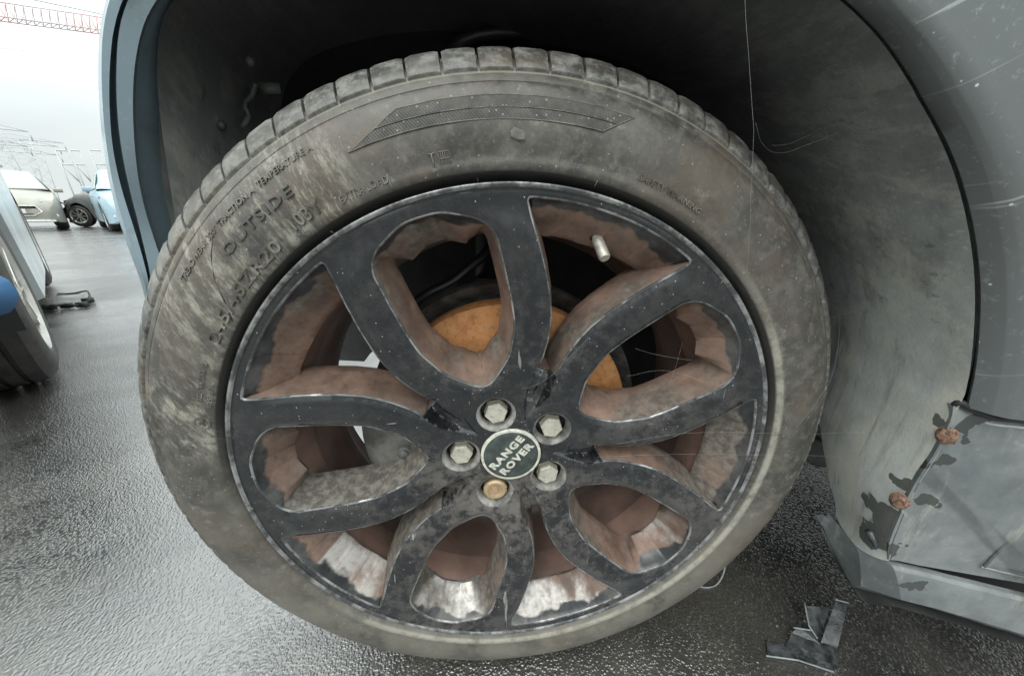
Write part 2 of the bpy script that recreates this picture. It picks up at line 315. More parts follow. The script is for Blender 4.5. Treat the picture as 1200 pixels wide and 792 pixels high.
WETSPOTS = [(bodyp(u, v, 0), r) for u, v, r in ((1106, 532, .020), (1066, 592, .020), (1035, 640, .04), (1065, 682, .022), (990, 655, .05), (1148, 494, .022))]
M = dict(
    edge=m_edge(), welldust=plain('grey dust in the bolt wells', (.20, .195, .175), .7, 0, .6, 70, bump=.4),
    face=m_rimface(), wall=m_rimwall(), rubber=m_rubber(), block=m_rubber(True), asphalt=m_asphalt(),
    paint=m_paint('dusty blue grey paint', (.235, .31, .352), .45), moulding=m_moulding(), sill=m_sill(),
    rust=m_rust(), bolt=m_bolt('dull zinc bolt', (.56, .53, .44)), rbolt=m_bolt('rusty bolt', (.50, .36, .22)),
    rustbolt=m_rust('brown rusted bolt', True),
    liner=plain('black wheelhouse liner', (.018, .019, .018), .7, 0, .4, 20, bump=.4),
    iron=plain('grey cast iron', (.13, .125, .115), .6, .2, .45, 40, bump=.5),
    dark=plain('black rubber hose', (.012, .012, .012), .45, 0, .3, 40),
    dirt=plain('dark dusty plastic', (.07, .065, .06), .6, 0, .4, 30, bump=.3),
    barrel=plain('brown dusted rim barrel', (.17, .105, .082), .6, .1, .35, 14, bump=.3),
    badge=plain('satin black badge', (.045, .055, .052), .35, 0, .4, 90),
    badge_ring=plain('worn pale ring', (.55, .54, .46), .5, .1, .25, 160),
    valve=plain('aluminium valve cap', (.42, .39, .34), .45, .4, .25, 150),
    thread=plain('pale spider silk', (.35, .35, .34), .4, 0, .1, 30),
    glass=plain('car window glass', (.42, .47, .48), .08, 0, .1, 2),
    chrome=plain('bright trim', (.6, .6, .58), .2, .8, .1, 20),
    silver=plain('silver champagne paint', (.34, .325, .28), .3, .3, .12, 3),
    wpaint=plain('white silver paint', (.66, .71, .72), .25, .2, .15, 3),
    grey=plain('mid grey paint', (.17, .18, .175), .35, .2, .2, 3),
    lblue=plain('light blue paint', (.33, .46, .54), .3, .1, .08, 3),
    blue=plain('bright blue paint', (.10, .24, .46), .3, 0, .15, 8),
    tyre=plain('black tyre', (.045, .042, .038), .6, 0, .35, 18, bump=.4),
    alloy=plain('silver alloy', (.55, .54, .50), .3, .6, .15, 20),
    plate=plain('white number plate', (.72, .72, .70), .4, 0, .05, 10),
    red=plain('haze pale red paint', (.66, .42, .40), .6, 0, .1, .5),  # distance haze mixed into the crane red; tail lights share it
    steel=plain('galvanised steel', (.36, .38, .38), .6, .2, .1, .5),
    farsteel=plain('haze pale steel', (.52, .55, .55), .6, .1, .1, .5),  # lighter copy of steel, distance haze put into the colour
    lamp=plain('headlamp lens', (.62, .62, .56), .1, .1, .2, 30),
    liphighlight=plain('pale highlight of panel lip', (.36, .38, .38), .15, .1, .2, 60),
    black=plain('matt black', (.02, .02, .02), .6, 0, .2, 20),
    shard=plain('broken grey black plastic', (.045, .048, .05), .25, 0, .7, 60, bump=.5),
)

# ------------------------------------------------------------------ object helpers
def link(name, me, mat=None, parent=None, smooth=True):
    o = bpy.data.objects.new(name, me); COL.objects.link(o)
    if mat is not None and len(me.materials) == 0: me.materials.append(mat)
    if parent: o.parent = parent
    if smooth: me.shade_smooth()
    return o
def bmobj(name, bm, mat, parent=None, smooth=True):
    me = bpy.data.meshes.new(name); bm.normal_update(); bm.to_mesh(me); bm.free(); return link(name, me, mat, parent, smooth)
def tag(o, label=None, cat=None, group=None, kind=None):
    if label: o['label'] = label
    if cat: o['category'] = cat
    if group: o['group'] = group
    if kind: o['kind'] = kind
    return o
def empty(name, loc=(0, 0, 0)):
    o = bpy.data.objects.new(name, None); o.empty_display_size = .05; COL.objects.link(o); o.location = loc; return o
def auto(o, ang=35):
    me = o.data
    bm = bmesh.new(); bm.from_mesh(me)
    for e in bm.edges:
        if len(e.link_faces) == 2 and e.calc_face_angle(0) > rad(ang): e.smooth = False
    bm.to_mesh(me); bm.free(); return o
def grid_mesh(bm, rows, close_u=False):
    V = [[bm.verts.new(p) for p in r] for r in rows]
    for i in range(len(V) - 1):
        n = len(V[i])
        for j in range(n if close_u else n - 1):
            k = (j + 1) % n
            try: bm.faces.new((V[i][j], V[i][k], V[i + 1][k], V[i + 1][j]))
            except ValueError: pass
    return V
def tube(bm, pts, r, n=8, caps=True):
    pts = [Vector(p) for p in pts]; rows = []
    up = Vector((0.13, .31, .94))
    for i, p in enumerate(pts):
        d = (pts[min(i + 1, len(pts) - 1)] - pts[max(i - 1, 0)]).normalized()
        a = d.cross(up)
        if a.length < 1e-3: a = d.cross(Vector((1, 0, 0)))
        a.normalize(); b = d.cross(a); rr = r(i / (len(pts) - 1)) if callable(r) else r
        rows.append([p + (a * cos(2 * pi * k / n) + b * sin(2 * pi * k / n)) * rr for k in range(n)])
    V = grid_mesh(bm, rows, True)
    if caps:
        bm.faces.new(V[0][::-1]); bm.faces.new(V[-1])
def box(bm, c, s, rotm=None, bevel=0):
    r = bmesh.ops.create_cube(bm, size=1); vs = r['verts']
    for v in vs:
        p = Vector((v.co.x * s[0], v.co.y * s[1], v.co.z * s[2]))
        v.co = (rotm @ p if rotm else p) + Vector(c)
    if bevel:
        es = list({e for v in vs for e in v.link_edges}); bmesh.ops.bevel(bm, geom=es, offset=bevel, segments=2, affect='EDGES', profile=.7)
def catmull(pts, n):
    pts = [Vector(p) for p in pts]; out = []
    m = len(pts) - 1
    for i in range(n + 1):
        t = i / n * m; k = min(int(t), m - 1); f = t - k
        p0 = pts[max(k - 1, 0)]; p1 = pts[k]; p2 = pts[k + 1]; p3 = pts[min(k + 2, m)]
        out.append(.5 * ((2 * p1) + (p2 - p0) * f + (2 * p0 - 5 * p1 + 4 * p2 - p3) * f * f + (3 * p1 - p0 - 3 * p2 + p3) * f ** 3))
    return out
# wheel-local helper: r, angle, z outwards  ->  offset from the hub
def WP(r, a, z): return Vector((r * cos(a), -z, r * sin(a)))
def interp(x, xs, ys):
    if x <= xs[0]: return ys[0]
    for i in range(len(xs) - 1):
        if x <= xs[i + 1]:
            f = (x - xs[i]) / (xs[i + 1] - xs[i]); return ys[i] + f * (ys[i + 1] - ys[i])
    return ys[-1]
def sstep(x, a, b):
    t = max(0, min(1, (x - a) / (b - a))); return t * t * (3 - 2 * t)

# ================================================================== ground
def build_ground():
    bm = bmesh.new()
    xs = [-600, -200, -60, -20, -8, -4, -2, -1, 0, 1, 2, 4, 8, 20, 60, 200, 600]
    V = grid_mesh(bm, [[(x, y, 0) for x in xs] for y in xs])
    o = bmobj('asphalt_ground', bm, M['asphalt']); tag(o, 'wet dark asphalt car park ground', kind='structure')
build_ground()

# ================================================================== the car with the big wheel
car = empty('parked_suv', (0.9, .9, 0))
tag(car, 'dusty blue grey car whose large black alloy wheel fills the picture', 'car')
def cpart(o, parent=None):
    o.parent = parent or car
    o.matrix_parent_inverse = (parent or car).matrix_basis.inverted() if parent is None else Matrix()
    return o
wheel = empty('wheel', (0, 0, HUB)); wheel.parent = car; wheel.matrix_parent_inverse = Matrix.Translation((-.9, -.9, 0))
def wobj(name, bm, mat, smooth=True): return bmobj(name, bm, mat, wheel, smooth)

PH = rad(106.82)
SEC = 2 * pi / 5
def facez(r): return interp(r, [0, .045, .07, .25, .262, .268], [-.0215, -.0218, -.0225, -.0035, -.0025, -.0015])
# contours in millimetres, loop frame (x along the loop axis)
half = [(90, 0), (94.5, 10), (116, 32), (146, 45.5), (170, 49), (198, 51), (229, 52.5), (242, 43), (255, 17), (256, 0)]
def smooth_poly(pts, it=2, cut=1.0):
    for _ in range(it):
        out = []
        for i in range(len(pts)):
            a, b = Vector(pts[i]), Vector(pts[(i + 1) % len(pts)])
            k = min(.25, cut / max(1e-6, (b - a).length)); out += [a.lerp(b, k), a.lerp(b, 1 - k)]
        pts = out
    return pts
def resample(pts, step):
    pts = [Vector(p) for p in pts]; n = len(pts); L_ = [0]
    for i in range(n): L_.append(L_[-1] + (pts[(i + 1) % n] - pts[i]).length)
    k = max(8, int(L_[-1] / step)); out = []; j = 0
    for i in range(k):
        s = L_[-1] * i / k
        while L_[j + 1] < s: j += 1
        f = (s - L_[j]) / max(1e-9, L_[j + 1] - L_[j]); out.append(pts[j].lerp(pts[(j + 1) % n], f))
    return out
loop_c = half + [(x, -y) for x, y in half[-2:0:-1]]
loop_c = resample(smooth_poly(smooth_poly([Vector(p) / 1000 for p in loop_c], 1, .0042), 1, .0016), .0023)
# opening between loops, in the frame of its own axis
edge = [(88, 50.5), (100, 62), (125, 75.5), (152, 84), (195, 87), (246, 84.5)]
def rotv(v, a): return Vector((v[0] * cos(a) - v[1] * sin(a), v[0] * sin(a) + v[1] * cos(a)))
eb = [rotv(p, -rad(36)) for p in edge]      # now y < 0 side
ring = [Vector((261 * cos(a), 261 * sin(a))) for a in [rad(t) for t in (-16.2, -12, -8, -4, 0, 4, 8, 12, 16.2)]]
bet_c = eb + ring + [Vector((p.x, -p.y)) for p in eb[::-1]]
bet_c = resample(smooth_poly([p / 1000 for p in bet_c], 1), .0026)
bolts = [(.054 * cos(rad(106.99) - i * SEC), .054 * sin(rad(106.99) - i * SEC)) for i in range(5)]

def offset_poly(c, d):                     # positive d = outwards (contours run ccw)
    n = len(c); out = []
    for i in range(n):
        t = (c[(i + 1) % n] - c[i - 1]); nn = Vector((t.y, -t.x)).normalized(); out.append(c[i] + nn * d)
    return out
def ccw(c):
    a = sum(c[i].x * c[(i + 1) % len(c)].y - c[(i + 1) % len(c)].x * c[i].y for i in range(len(c)))
    return c if a > 0 else c[::-1]
loop_c = ccw(loop_c); bet_c = ccw(bet_c)
def pip(p, poly):
    c = False; n = len(poly); j = n - 1
    for i in range(n):
        a, b = poly[i], poly[j]
        if (a.y > p[1]) != (b.y > p[1]) and p[0] < (b.x - a.x) * (p[1] - a.y) / (b.y - a.y) + a.x: c = not c
        j = i
    return c
def segdist(p, a, b):
    ab = b - a; t = max(0, min(1, (p - a).dot(ab) / max(1e-12, ab.length_squared))); return (p - a - ab * t).length
valley_h = [rotv(q, -rad(36)) / 1000 for q in ((88, 50.5), (76, 39.5), (58, 31), (42, 26.5))]   # y<0 side
valley = valley_h[::-1] + [Vector((p.x, -p.y)) for p in valley_h]
valley = ccw([Vector((.125, -.004)), Vector((.125, .004))] + [Vector((p.x, -p.y)) for p in valley_h] + [Vector((.036, 0))] + valley_h[::-1])
def valley_drop(x, y):
    r = math.hypot(x, y)
    if r > .125 or r < .03: return 0
    a = math.atan2(y, x) - PH - SEC / 2
    a = (a + SEC / 2) % SEC - SEC / 2
    p = Vector((r * cos(a), r * sin(a)))
    if not pip(p, valley): return 0
    d = min(segdist(p, valley[i], valley[(i + 1) % len(valley)]) for i in range(len(valley)) if not (valley[i].x > .105 or valley[(i + 1) % len(valley)].x > .105))
    depth = interp(r, [.036, .06, .075, .1], [.002, .004, .010, .017])
    # a stepped pad in the narrow end
    ledge = .0022 * sstep(p.x, .066, .068) * (1 if p.y > 0 else .3)
    return (depth + ledge) * sstep(d, 0, .0034)
def build_rim():
    face_cont = []; wall_sets = []
    for i in range(5):
        A = PH - i * SEC
        face_cont.append(('L', [rotv(p, A) for p in loop_c], A)); face_cont.append(('B', [rotv(p, A + SEC / 2) for p in bet_c], A + SEC / 2))
    for (bx, by) in bolts: face_cont.append(('H', [Vector((bx + .0180 * cos(t * 2 * pi / 36), by + .0180 * sin(t * 2 * pi / 36))) for t in range(36)], 0))
    face_cont.append(('C', [Vector((.0335 * cos(t * 2 * pi / 60), .0335 * sin(t * 2 * pi / 60))) for t in range(60)], 0))
    N = 360
    outer = [Vector((.2655 * cos(t * 2 * pi / N), .2655 * sin(t * 2 * pi / N))) for t in range(N)]
    bev = {'L': .0017, 'B': .0017, 'H': .0028, 'C': .0006}
    pts = list(outer); edges = [(i, (i + 1) % N) for i in range(N)]; rim_loops = []
    offs = []
    for kind, c, A in face_cont:
        o = offset_poly(c, bev[kind]); offs.append(o); b = len(pts); pts += o; edges += [(b + i, b + (i + 1) % len(o)) for i in range(len(o))]
        rim_loops.append((b, len(o)))
    # spatial hash of contour points
    cell = .004; H = {}
    for p in pts: H.setdefault((int(p.x // cell), int(p.y // cell)), []).append(p)
    polys = [(o, min(p.x for p in o), max(p.x for p in o), min(p.y for p in o), max(p.y for p in o)) for o in offs]
    st = .0034; row = 0; y = -.265
    while y < .265:
        x = -.265 + (st / 2 if row % 2 else 0)
        while x < .265:
            if x * x + y * y < .2635 ** 2:
                cx_, cy_ = int(x // cell), int(y // cell); q = Vector((x, y)); ok = True
                for dx in (-1, 0, 1):
                    for dy in (-1, 0, 1):
                        for h in H.get((cx_ + dx, cy_ + dy), ()):
                            if (h - q).length < .0018: ok = False
                if ok:
                    for o, x0, x1, y0, y1 in polys:
                        if x0 < x < x1 and y0 < y < y1 and pip(q, o): ok = False; break
                if ok: pts.append(q)
            x += st
        y += st * .866; row += 1
    fine = .0014; x = -.108
    for q0 in list(pts): pass
    H2 = {}
    for p in pts: H2.setdefault((int(p.x // cell), int(p.y // cell)), []).append(p)
    n_ = int(.216 / fine)
    for i_ in range(n_):
        for j_ in range(n_):
            q = Vector((-.108 + i_ * fine + (fine / 2 if j_ % 2 else 0), -.108 + j_ * fine)); r_ = q.length
            if r_ > .108 or r_ < .036: continue
            a_ = math.atan2(q.y, q.x) - PH - SEC / 2; a_ = (a_ + SEC / 2) % SEC - SEC / 2
            ql = Vector((r_ * cos(a_), r_ * sin(a_)))
            if not (pip(ql, valley) or min(segdist(ql, valley[i], valley[(i + 1) % len(valley)]) for i in range(len(valley))) < .003): continue
            cx_, cy_ = int(q.x // cell), int(q.y // cell); ok = True
            for dx in (-1, 0, 1):
                for dy in (-1, 0, 1):
                    for h in H2.get((cx_ + dx, cy_ + dy), ()):
                        if (h - q).length < .0008: ok = False
            if ok:
                for o, x0, x1, y0, y1 in polys:
                    if x0 < q.x < x1 and y0 < q.y < y1 and pip(q, o): ok = False; break
            if ok: pts.append(q)
    vs, es, fs, ov, oe, of = delaunay_2d_cdt(pts, edges, [], 0, 1e-7)
    # drop triangles inside holes
    bm = bmesh.new(); dl = bm.verts.layers.float.new('depth'); ol = bm.verts.layers.float.new('outerwall'); bl = bm.verts.layers.float.new('bare')
    bv = []
    # distance of every face vertex to the nearest arm edge, for the rounded shoulders of the arms
    import numpy as np
    CP = np.array([(q.x, q.y) for (kd, cc, A_), o in zip(face_cont, offs) if kd in 'LB' for q in o]); VP = np.array([(q.x, q.y) for q in vs])
    DE = np.concatenate([np.sqrt(((VP[i:i + 2000, None, :] - CP[None]) ** 2).sum(2)).min(1) for i in range(0, len(VP), 2000)])
    for ip, p in enumerate(vs):
        r = p.length; z = facez(r) - valley_drop(p.x, p.y)
        k_ = min(1, DE[ip] / .0095); z += .0034 * (1 - (1 - k_) ** 2.2) * (1 - sstep(r, .235, .256)) * sstep(r, .052, .085)
        # slight crown across the arms and hand-cast unevenness
        z += .0004 * mn.noise(Vector((p.x * 30, p.y * 30, 1)))
        bv.append(bm.verts.new((p.x, -z, p.y)))
    for f in fs:
        c = (vs[f[0]] + vs[f[1]] + vs[f[2]]) / 3
        if c.length > .2655: continue
        inside = False
        for o, x0, x1, y0, y1 in polys:
            if x0 < c.x < x1 and y0 < c.y < y1 and pip(c, o): inside = True; break
        if inside: continue
        try: bm.faces.new([bv[i] for i in f])
        except ValueError: pass
    inmap = {}
    for k, lst in enumerate(ov):
        for i in lst: inmap[i] = k
    # walls
    for (kind, c, A), (b, n) in zip(face_cont, rim_loops):
        n = len(c)
        r0 = [bv[inmap[b + i]] for i in range(n)]
        prev = r0; hist = []
        def addrow(pos, d, o_=None, bare=None):
            nonlocal prev
            cur = []
            for i, p in enumerate(pos):
                v = bm.verts.new(p); v[dl] = d
                if o_: v[ol] = o_[i]
                if bare: v[bl] = bare[i]
                cur.append(v)
            for i in range(n):
                j = (i + 1) % n
                f = bm.faces.new((prev[i], prev[j], cur[j], cur[i])); f.material_index = 1 if d > .031 else (2 if kind in 'LB' else (3 if kind == 'H' and len(hist) in (0, 1) else 0))
            prev = cur; hist.append(cur)
        zf = [facez(p.length) - valley_drop(p.x, p.y) for p in c]
        if kind in 'LB':
            ins = []; ow = []; bare = []; seg = []
            for i in range(n):
                t = c[(i + 1) % n] - c[i - 1]; nn = Vector((-t.y, t.x)).normalized()
                rl = rotv(nn, -A); pl = rotv(c[i], -A)
                o_ = sstep(-rl.x, .55, .95) if pl.x > .2 else 0.0
                if kind == 'B': o_ = 1.0 if pl.x > .235 and -rl.x > .6 else 0
                inner = max(0, rl.x) ** 1.5
                if kind == 'L': amt = .0065 + .0145 * o_ + .012 * inner
                else: amt = .0035 + .024 * o_ + .006 * inner
                # cast facets on the outer wall
                ang = math.degrees(math.atan2(pl.y, pl.x))
                fac = 0
                KN = (-17, -13.5, -2.5, 2.5, 13.5, 17) if kind == 'L' else (-19, -12, -8.5, 0, 6.5, 9.5, 19)
                if o_ > .3:
                    k0 = max([q for q in KN if q <= ang] or [KN[0]]); k1 = min([q for q in KN if q > ang] or [KN[-1]])
                    md = (k0 + k1) / 2; hw_ = (k1 - k0) / 2
                    fac = -.232 * (1 - cos(rad(hw_)) / cos(rad(ang - md))) * 1.6 - .0010 * (KN.index(k0) % 2)
                    seg.append(KN.index(k0))
                else: seg.append(-1)
                ins.append((nn, amt, fac)); ow.append(o_)
                bare.append(1.0 if c[i].y < -.13 else .0)
            D = .034
            addrow([(p.x, -(z - .0004), p.y) for p, z in zip(offset_poly(c, .0004), zf)], 0)
            addrow([(p.x, -(z - .0014), p.y) for p, z in zip(c, zf)], .03, ow, bare)
            for s in (.12, .25, .4, .55, .7, .85, 1):
                pos = []
                for p, z, (nn, am, fac) in zip(c, zf, ins):
                    q = p + nn * (am * s - fac * min(1, s * 4)); pos.append((q.x, -(z - .0014 - (D - .0014) * s * (1 if s < 1 else 1)), q.y))
                addrow(pos, .03 + .97 * s, ow, bare)
            # rounded back edge then straight down
            for row_i in range(len(hist) - 1):
                for i in range(n):
                    if seg[i] != seg[i - 1] and seg[i] >= 0 and seg[i - 1] >= 0:
                        for e_ in hist[row_i][i].link_edges:
                            if e_.other_vert(hist[row_i][i]) is hist[row_i + 1][i]: e_.smooth = False
            pos = [(p.x + nn.x * (am + .001), -(z - D - .002), p.y + nn.y * (am + .001)) for p, z, (nn, am, fac) in zip(c, zf, ins)]
            addrow(pos, 1, ow, bare)
            pos = [(p.x + nn.x * (am * (1 - .5 * o_)), -(z - D - .016), p.y + nn.y * (am * (1 - .5 * o_))) for p, z, (nn, am, fac), o_ in zip(c, zf, ins, ow)]
            addrow(pos, 1, ow, bare)
        elif kind == 'H':
            ctr = sum(c, Vector((0, 0))) / n
            for rr, dz, m_ in ((.0174, .003, 0), (.0166, .010, 0), (.0158, .018, 0), (.002, .018, 0)):
                addrow([(ctr.x + (p - ctr).normalized().x * rr, -(facez(ctr.length) - dz), ctr.y + (p - ctr).normalized().y * rr) for p in c], 0)
        else:
            addrow([(p.x, -(z - .012), p.y) for p, z in zip(c, zf)], 0)
    # outer flange
    prof = [(.2655, -.0015), (.2668, -.0022), (.2682, -.0012), (.2692, .0002), (.2706, .0008), (.2718, .0003), (.2724, -.0015), (.2720, -.006), (.2700, -.012)]
    prev = [bv[inmap[i]] for i in range(N)]
    for r, z in prof[1:]:
        cur = [bm.verts.new(WP(r, t * 2 * pi / N, z)) for t in range(N)]
        for i in range(N):
            j = (i + 1) % N; f = bm.faces.new((prev[i], cur[i], cur[j], prev[j]))
            if .2690 < r < .2720: f.material_index = 2  # lip crest gets the same highlight colour
        prev = cur
    bm.normal_update()
    bmesh.ops.recalc_face_normals(bm, faces=bm.faces)
    o = wobj('alloy_rim', bm, M['face']); o.data.materials.append(M['wall']); o.data.materials.append(M['edge']); o.data.materials.append(M['welldust']); auto(o, 50)
    o['label'] = 'black five double spoke alloy rim with brown dusty inner walls'
    # barrel
    bm = bmesh.new(); prof = [(.243, -.036), (.238, -.045), (.2345, -.055), (.2335, -.075), (.2325, -.077), (.2325, -.079), (.2335, -.081), (.232, -.11), (.228, -.122), (.226, -.14), (.232, -.152), (.242, -.165), (.243, -.185), (.256, -.193), (.268, -.197)]
    grid_mesh(bm, [[WP(r, t * 2 * pi / 180, z) for t in range(180)] for r, z in prof], True)
    b = wobj('rim_barrel', bm, M['barrel']); auto(b, 40)
build_rim()

# ---- tyre carcass
TP = [(.2700, -.012), (.2728, -.0070), (.2745, -.0045), (.2765, -.0022), (.2785, -.0002), (.2805, .0016), (.2830, .0026), (.2855, .0028), (.2875, .0022), (.2900, .0023), (.2950, .0032), (.3000, .0038), (.3060, .0040),
      (.3120, .0034), (.3180, .0022), (.3240, .0004), (.3290, -.0014), (.3330, -.0034), (.3362, -.0056), (.3366, -.0064), (.3372, -.0062), (.3400, -.0078), (.3425, -.0100), (.3436, -.0112), (.3440, -.0128), (.3450, -.0138), (.3462, -.0138), (.352, -.020), (.3585, -.031), (.3625, -.043), (.3640, -.055), (.3640, -.0625),
      (.3715, -.0632), (.3725, -.085), (.3725, -.0935), (.3655, -.0945), (.3655, -.1035), (.3728, -.1045), (.3728, -.128), (.3655, -.129), (.3655, -.138), (.3722, -.139), (.3705, -.160), (.366, -.178), (.357, -.196), (.345, -.206), (.330, -.212), (.300, -.216), (.280, -.212), (.268, -.198)]
def squash(p):                     # p relative to the hub: flatten against the ground
    wz = p.z + HUB
    if wz < .0005:
        d = -wz; p = Vector((p.x, p.y - .3 * d if p.y < -.0 and p.y > -.03 else p.y, .0005 - HUB))
    return p
def build_tyre():
    N = 480; bm = bmesh.new(); gl = bm.verts.layers.float.new('groove'); bl_ = bm.verts.layers.float.new('bead'); rows = []
    for r, z in TP:
        rw = []
        for t in range(N):
            a = t * 2 * pi / N
            zz = z + (.0006 * mn.noise(Vector((cos(a) * 6, sin(a) * 6, r * 40))) if .29 < r < .34 and z > -.02 else 0)
            v = bm.verts.new(squash(WP(r, a, zz))); v[gl] = .5 if (abs(r - .3445) < .0012 and z > -.02) else (0.0 if r > .28 else -1)
            v[bl_] = interp(r, [.2785, .2810, .2845, .2890], [0, 1, 1, 0]) if z > -.02 else 0
            rw.append(v)
        rows.append(rw)
    for i in range(len(rows) - 1):
        for t in range(N):
            j = (t + 1) % N; bm.faces.new((rows[i][t], rows[i + 1][t], rows[i + 1][j], rows[i][j]))
    bmesh.ops.recalc_face_normals(bm, faces=bm.faces)
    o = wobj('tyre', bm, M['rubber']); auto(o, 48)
    o['label'] = 'worn black tyre caked with pale mud on the front shoulder'
build_tyre()
# ---- shoulder tread blocks, one object each
def build_blocks():
    n = 84; meshes = []
    P = [(.3462, -.0138), (.3470, -.0126), (.3480, -.0126), (.3540, -.0180), (.3600, -.0240), (.3655, -.0310), (.3688, -.0400), (.3705, -.0500), (.3708, -.0600), (.3700, -.0612)]
    step = 2 * pi / n
    for k in range(n):
        a0 = k * step; bm = bmesh.new()
        if HUB + .371 * sin(a0 + step / 2) < .004: continue
        jit = random.uniform(-.06, .06)
        w0, w1 = a0 + step * (.03 + .4 * max(0, jit)), a0 + step * (.955 + .4 * min(0, jit))
        M_ = 6; rows = []
        for i, (r, z) in enumerate(P):
            e = 0.0 if 1 <= i <= 8 else .0006
            rows.append([squash(WP(r - (.0007 if j in (0, M_) else 0) - e + random.uniform(-.00005, .00005), w0 + (w1 - w0) * j / M_ + (.004 * i / len(P)), z - (.0005 if j in (0, M_) else 0))) for j in range(M_ + 1)])
        V = grid_mesh(bm, rows)
        base = [[WP(.3455, w0, -.016)], [WP(.3455, w1, -.016)]]
        # skirt down to the carcass
        bd = V[0] + [r[-1] for r in V[1:]] + V[-1][::-1][1:] + [r[0] for r in V[1:-1]][::-1]
        low = []
        for v in bd:
            c = v.co.copy(); s = Vector((c.x, 0, c.z)); rr = s.length; s.normalize()
            low.append(bm.verts.new(c - s * .0065 + Vector((0, .0012, 0))))
        for i in range(len(bd)):
            j = (i + 1) % len(bd); bm.faces.new((bd[i], bd[j], low[j], low[i]))
        bmesh.ops.recalc_face_normals(bm, faces=bm.faces)
        o = wobj('tread_block', bm, M['block']); auto(o, 50)
build_blocks()
# ---- raised bands and lettering on the sidewall
def side_r(r):
    for i in range(len(TP) - 1):
        if TP[i][0] <= r <= TP[i + 1][0] and TP[i][1] > -.02: return TP[i][1] + (TP[i + 1][1] - TP[i][1]) * (r - TP[i][0]) / (TP[i + 1][0] - TP[i][0])
    return 0
def pol(u, v, Y=-.003):
    p = at(u, v, Y); return math.hypot(p.x, p.z - HUB), math.atan2(p.z - HUB, p.x)
def letters(txt, r, a0, size, raise_=.0009, name='tyre_lettering', spacing=1.08, mat='rubber', flat=False, span=None, thick=True):
    cu = bpy.data.curves.new('t', 'FONT'); cu.body = txt; cu.size = size; cu.extrude = .0004; cu.bevel_depth = 0; cu.resolution_u = 2; cu.space_character = spacing
    if thick: cu.offset = size * .012
    ob = bpy.data.objects.new('t', cu); COL.objects.link(ob); dg = bpy.context.evaluated_depsgraph_get(); dg.update()
    me = bpy.data.meshes.new_from_object(ob.evaluated_get(dg)); bpy.data.objects.remove(ob)
    xs = [v.co.x for v in me.vertices]; wmax = max(xs)
    sc = (span * r / wmax) if span else 1
    for v in me.vertices:
        rr = r + v.co.y; a = a0 - v.co.x * sc / r
        v.co = WP(rr, a, side_r(rr) + (raise_ if v.co.z > 0 else -.0004))
    me.materials.clear(); o = link(name, me, M[mat], wheel, False); return o
def arc_letters(txt, p0, p1, size, **kw):
    r0, a0 = pol(*p0); r1, a1 = pol(*p1); r = (r0 + r1) / 2
    d = (a0 - a1) % (2 * pi)
    return letters(txt, r, a0, size, span=d, **kw)
M['letter'] = plain('raised tyre lettering', (.13, .12, .10), .5, 0, .6, 60, bump=.3)
M['letter_dark'] = plain('scuffed dark lettering', (.06, .06, .054), .5, 0, .4, 90)
arc_letters('245/45ZR20', (258, 404), (332, 290), .0130, mat='letter', raise_=.0019)
arc_letters('103Y', (347, 275), (378, 243), .0130, mat='letter', raise_=.0019)
arc_letters('EXTRA LOAD', (401, 240), (456, 213), .0075, mat='letter')
arc_letters('SAFETY WARNING', (747, 212), (819, 250), .0062, mat='letter')
arc_letters('OUTSIDE', (271, 303), (345, 226), .0108, mat='letter_dark', raise_=.0014)
arc_letters('TREADWEAR 320  TRACTION A  TEMPERATURE A', (214, 332), (365, 174), .0062, mat='letter')
arc_letters('0229964 30KV10', (236, 470), (243, 427), .0055, mat='letter')
arc_letters('0258831', (246, 478), (252, 452), .0050, mat='letter')
def emark():
    r, a = pol(237, 496); bm = bmesh.new(); c = WP(r, a, side_r(r) + .0006); ex = WP(1, a, 0); ey = WP(1, a - pi / 2, 0)
    pts = [c + (ex * cos(t * 2 * pi / 24) + ey * sin(t * 2 * pi / 24)) * .0062 for t in range(25)]; tube(bm, pts, .0006, 5, False)
    wobj('approval_mark', bm, M['letter'])
    letters('E4', r - .002, a + .0105, .0068, mat='letter')
emark()
def ticks():
    # small radial moulding ribs and the barred mark
    for (u, v, ln) in ((457, 214, .012), (655, 190, .013), (560, 212, .004), (245, 520, .010), (700, 215, .004), (386, 275, .005), (300, 640, .006), (850, 330, .006)):
        r, a = pol(u, v); bm = bmesh.new(); tube(bm, [WP(r - ln / 2 + ln * i / 4, a, side_r(r - ln / 2 + ln * i / 4) + .0002) for i in range(5)], .0005, 5); wobj('moulding_rib', bm, M['letter'])
    r, a = pol(507, 188); q = .0016 / r
    def bar(bm, r0, a0, r1, a1, w_=.00045): tube(bm, [WP(r0 + (r1 - r0) * i / 3, a0 + (a1 - a0) * i / 3, side_r(r0 + (r1 - r0) * i / 3) + .0003) for i in range(4)], w_, 4)
    bm = bmesh.new(); bar(bm, r - .0042, a, r + .0042, a, .0007); bar(bm, r - .0042, a + q, r - .0042, a - q); bar(bm, r + .0042, a + q * 1.6, r + .0042, a - q * 1.6)
    wobj('barred_mark', bm, M['letter'])
    bm = bmesh.new(); bar(bm, r + .0042, a - q * 3, r + .0042, a - q * 8); bar(bm, r - .0002, a - q * 3, r - .0002, a - q * 8)
    for k in range(6): bar(bm, r - .0042, a - q * (3 + k), r + .0042, a - q * (3 + k), .0003)
    wobj('barred_mark', bm, M['letter'])
ticks()
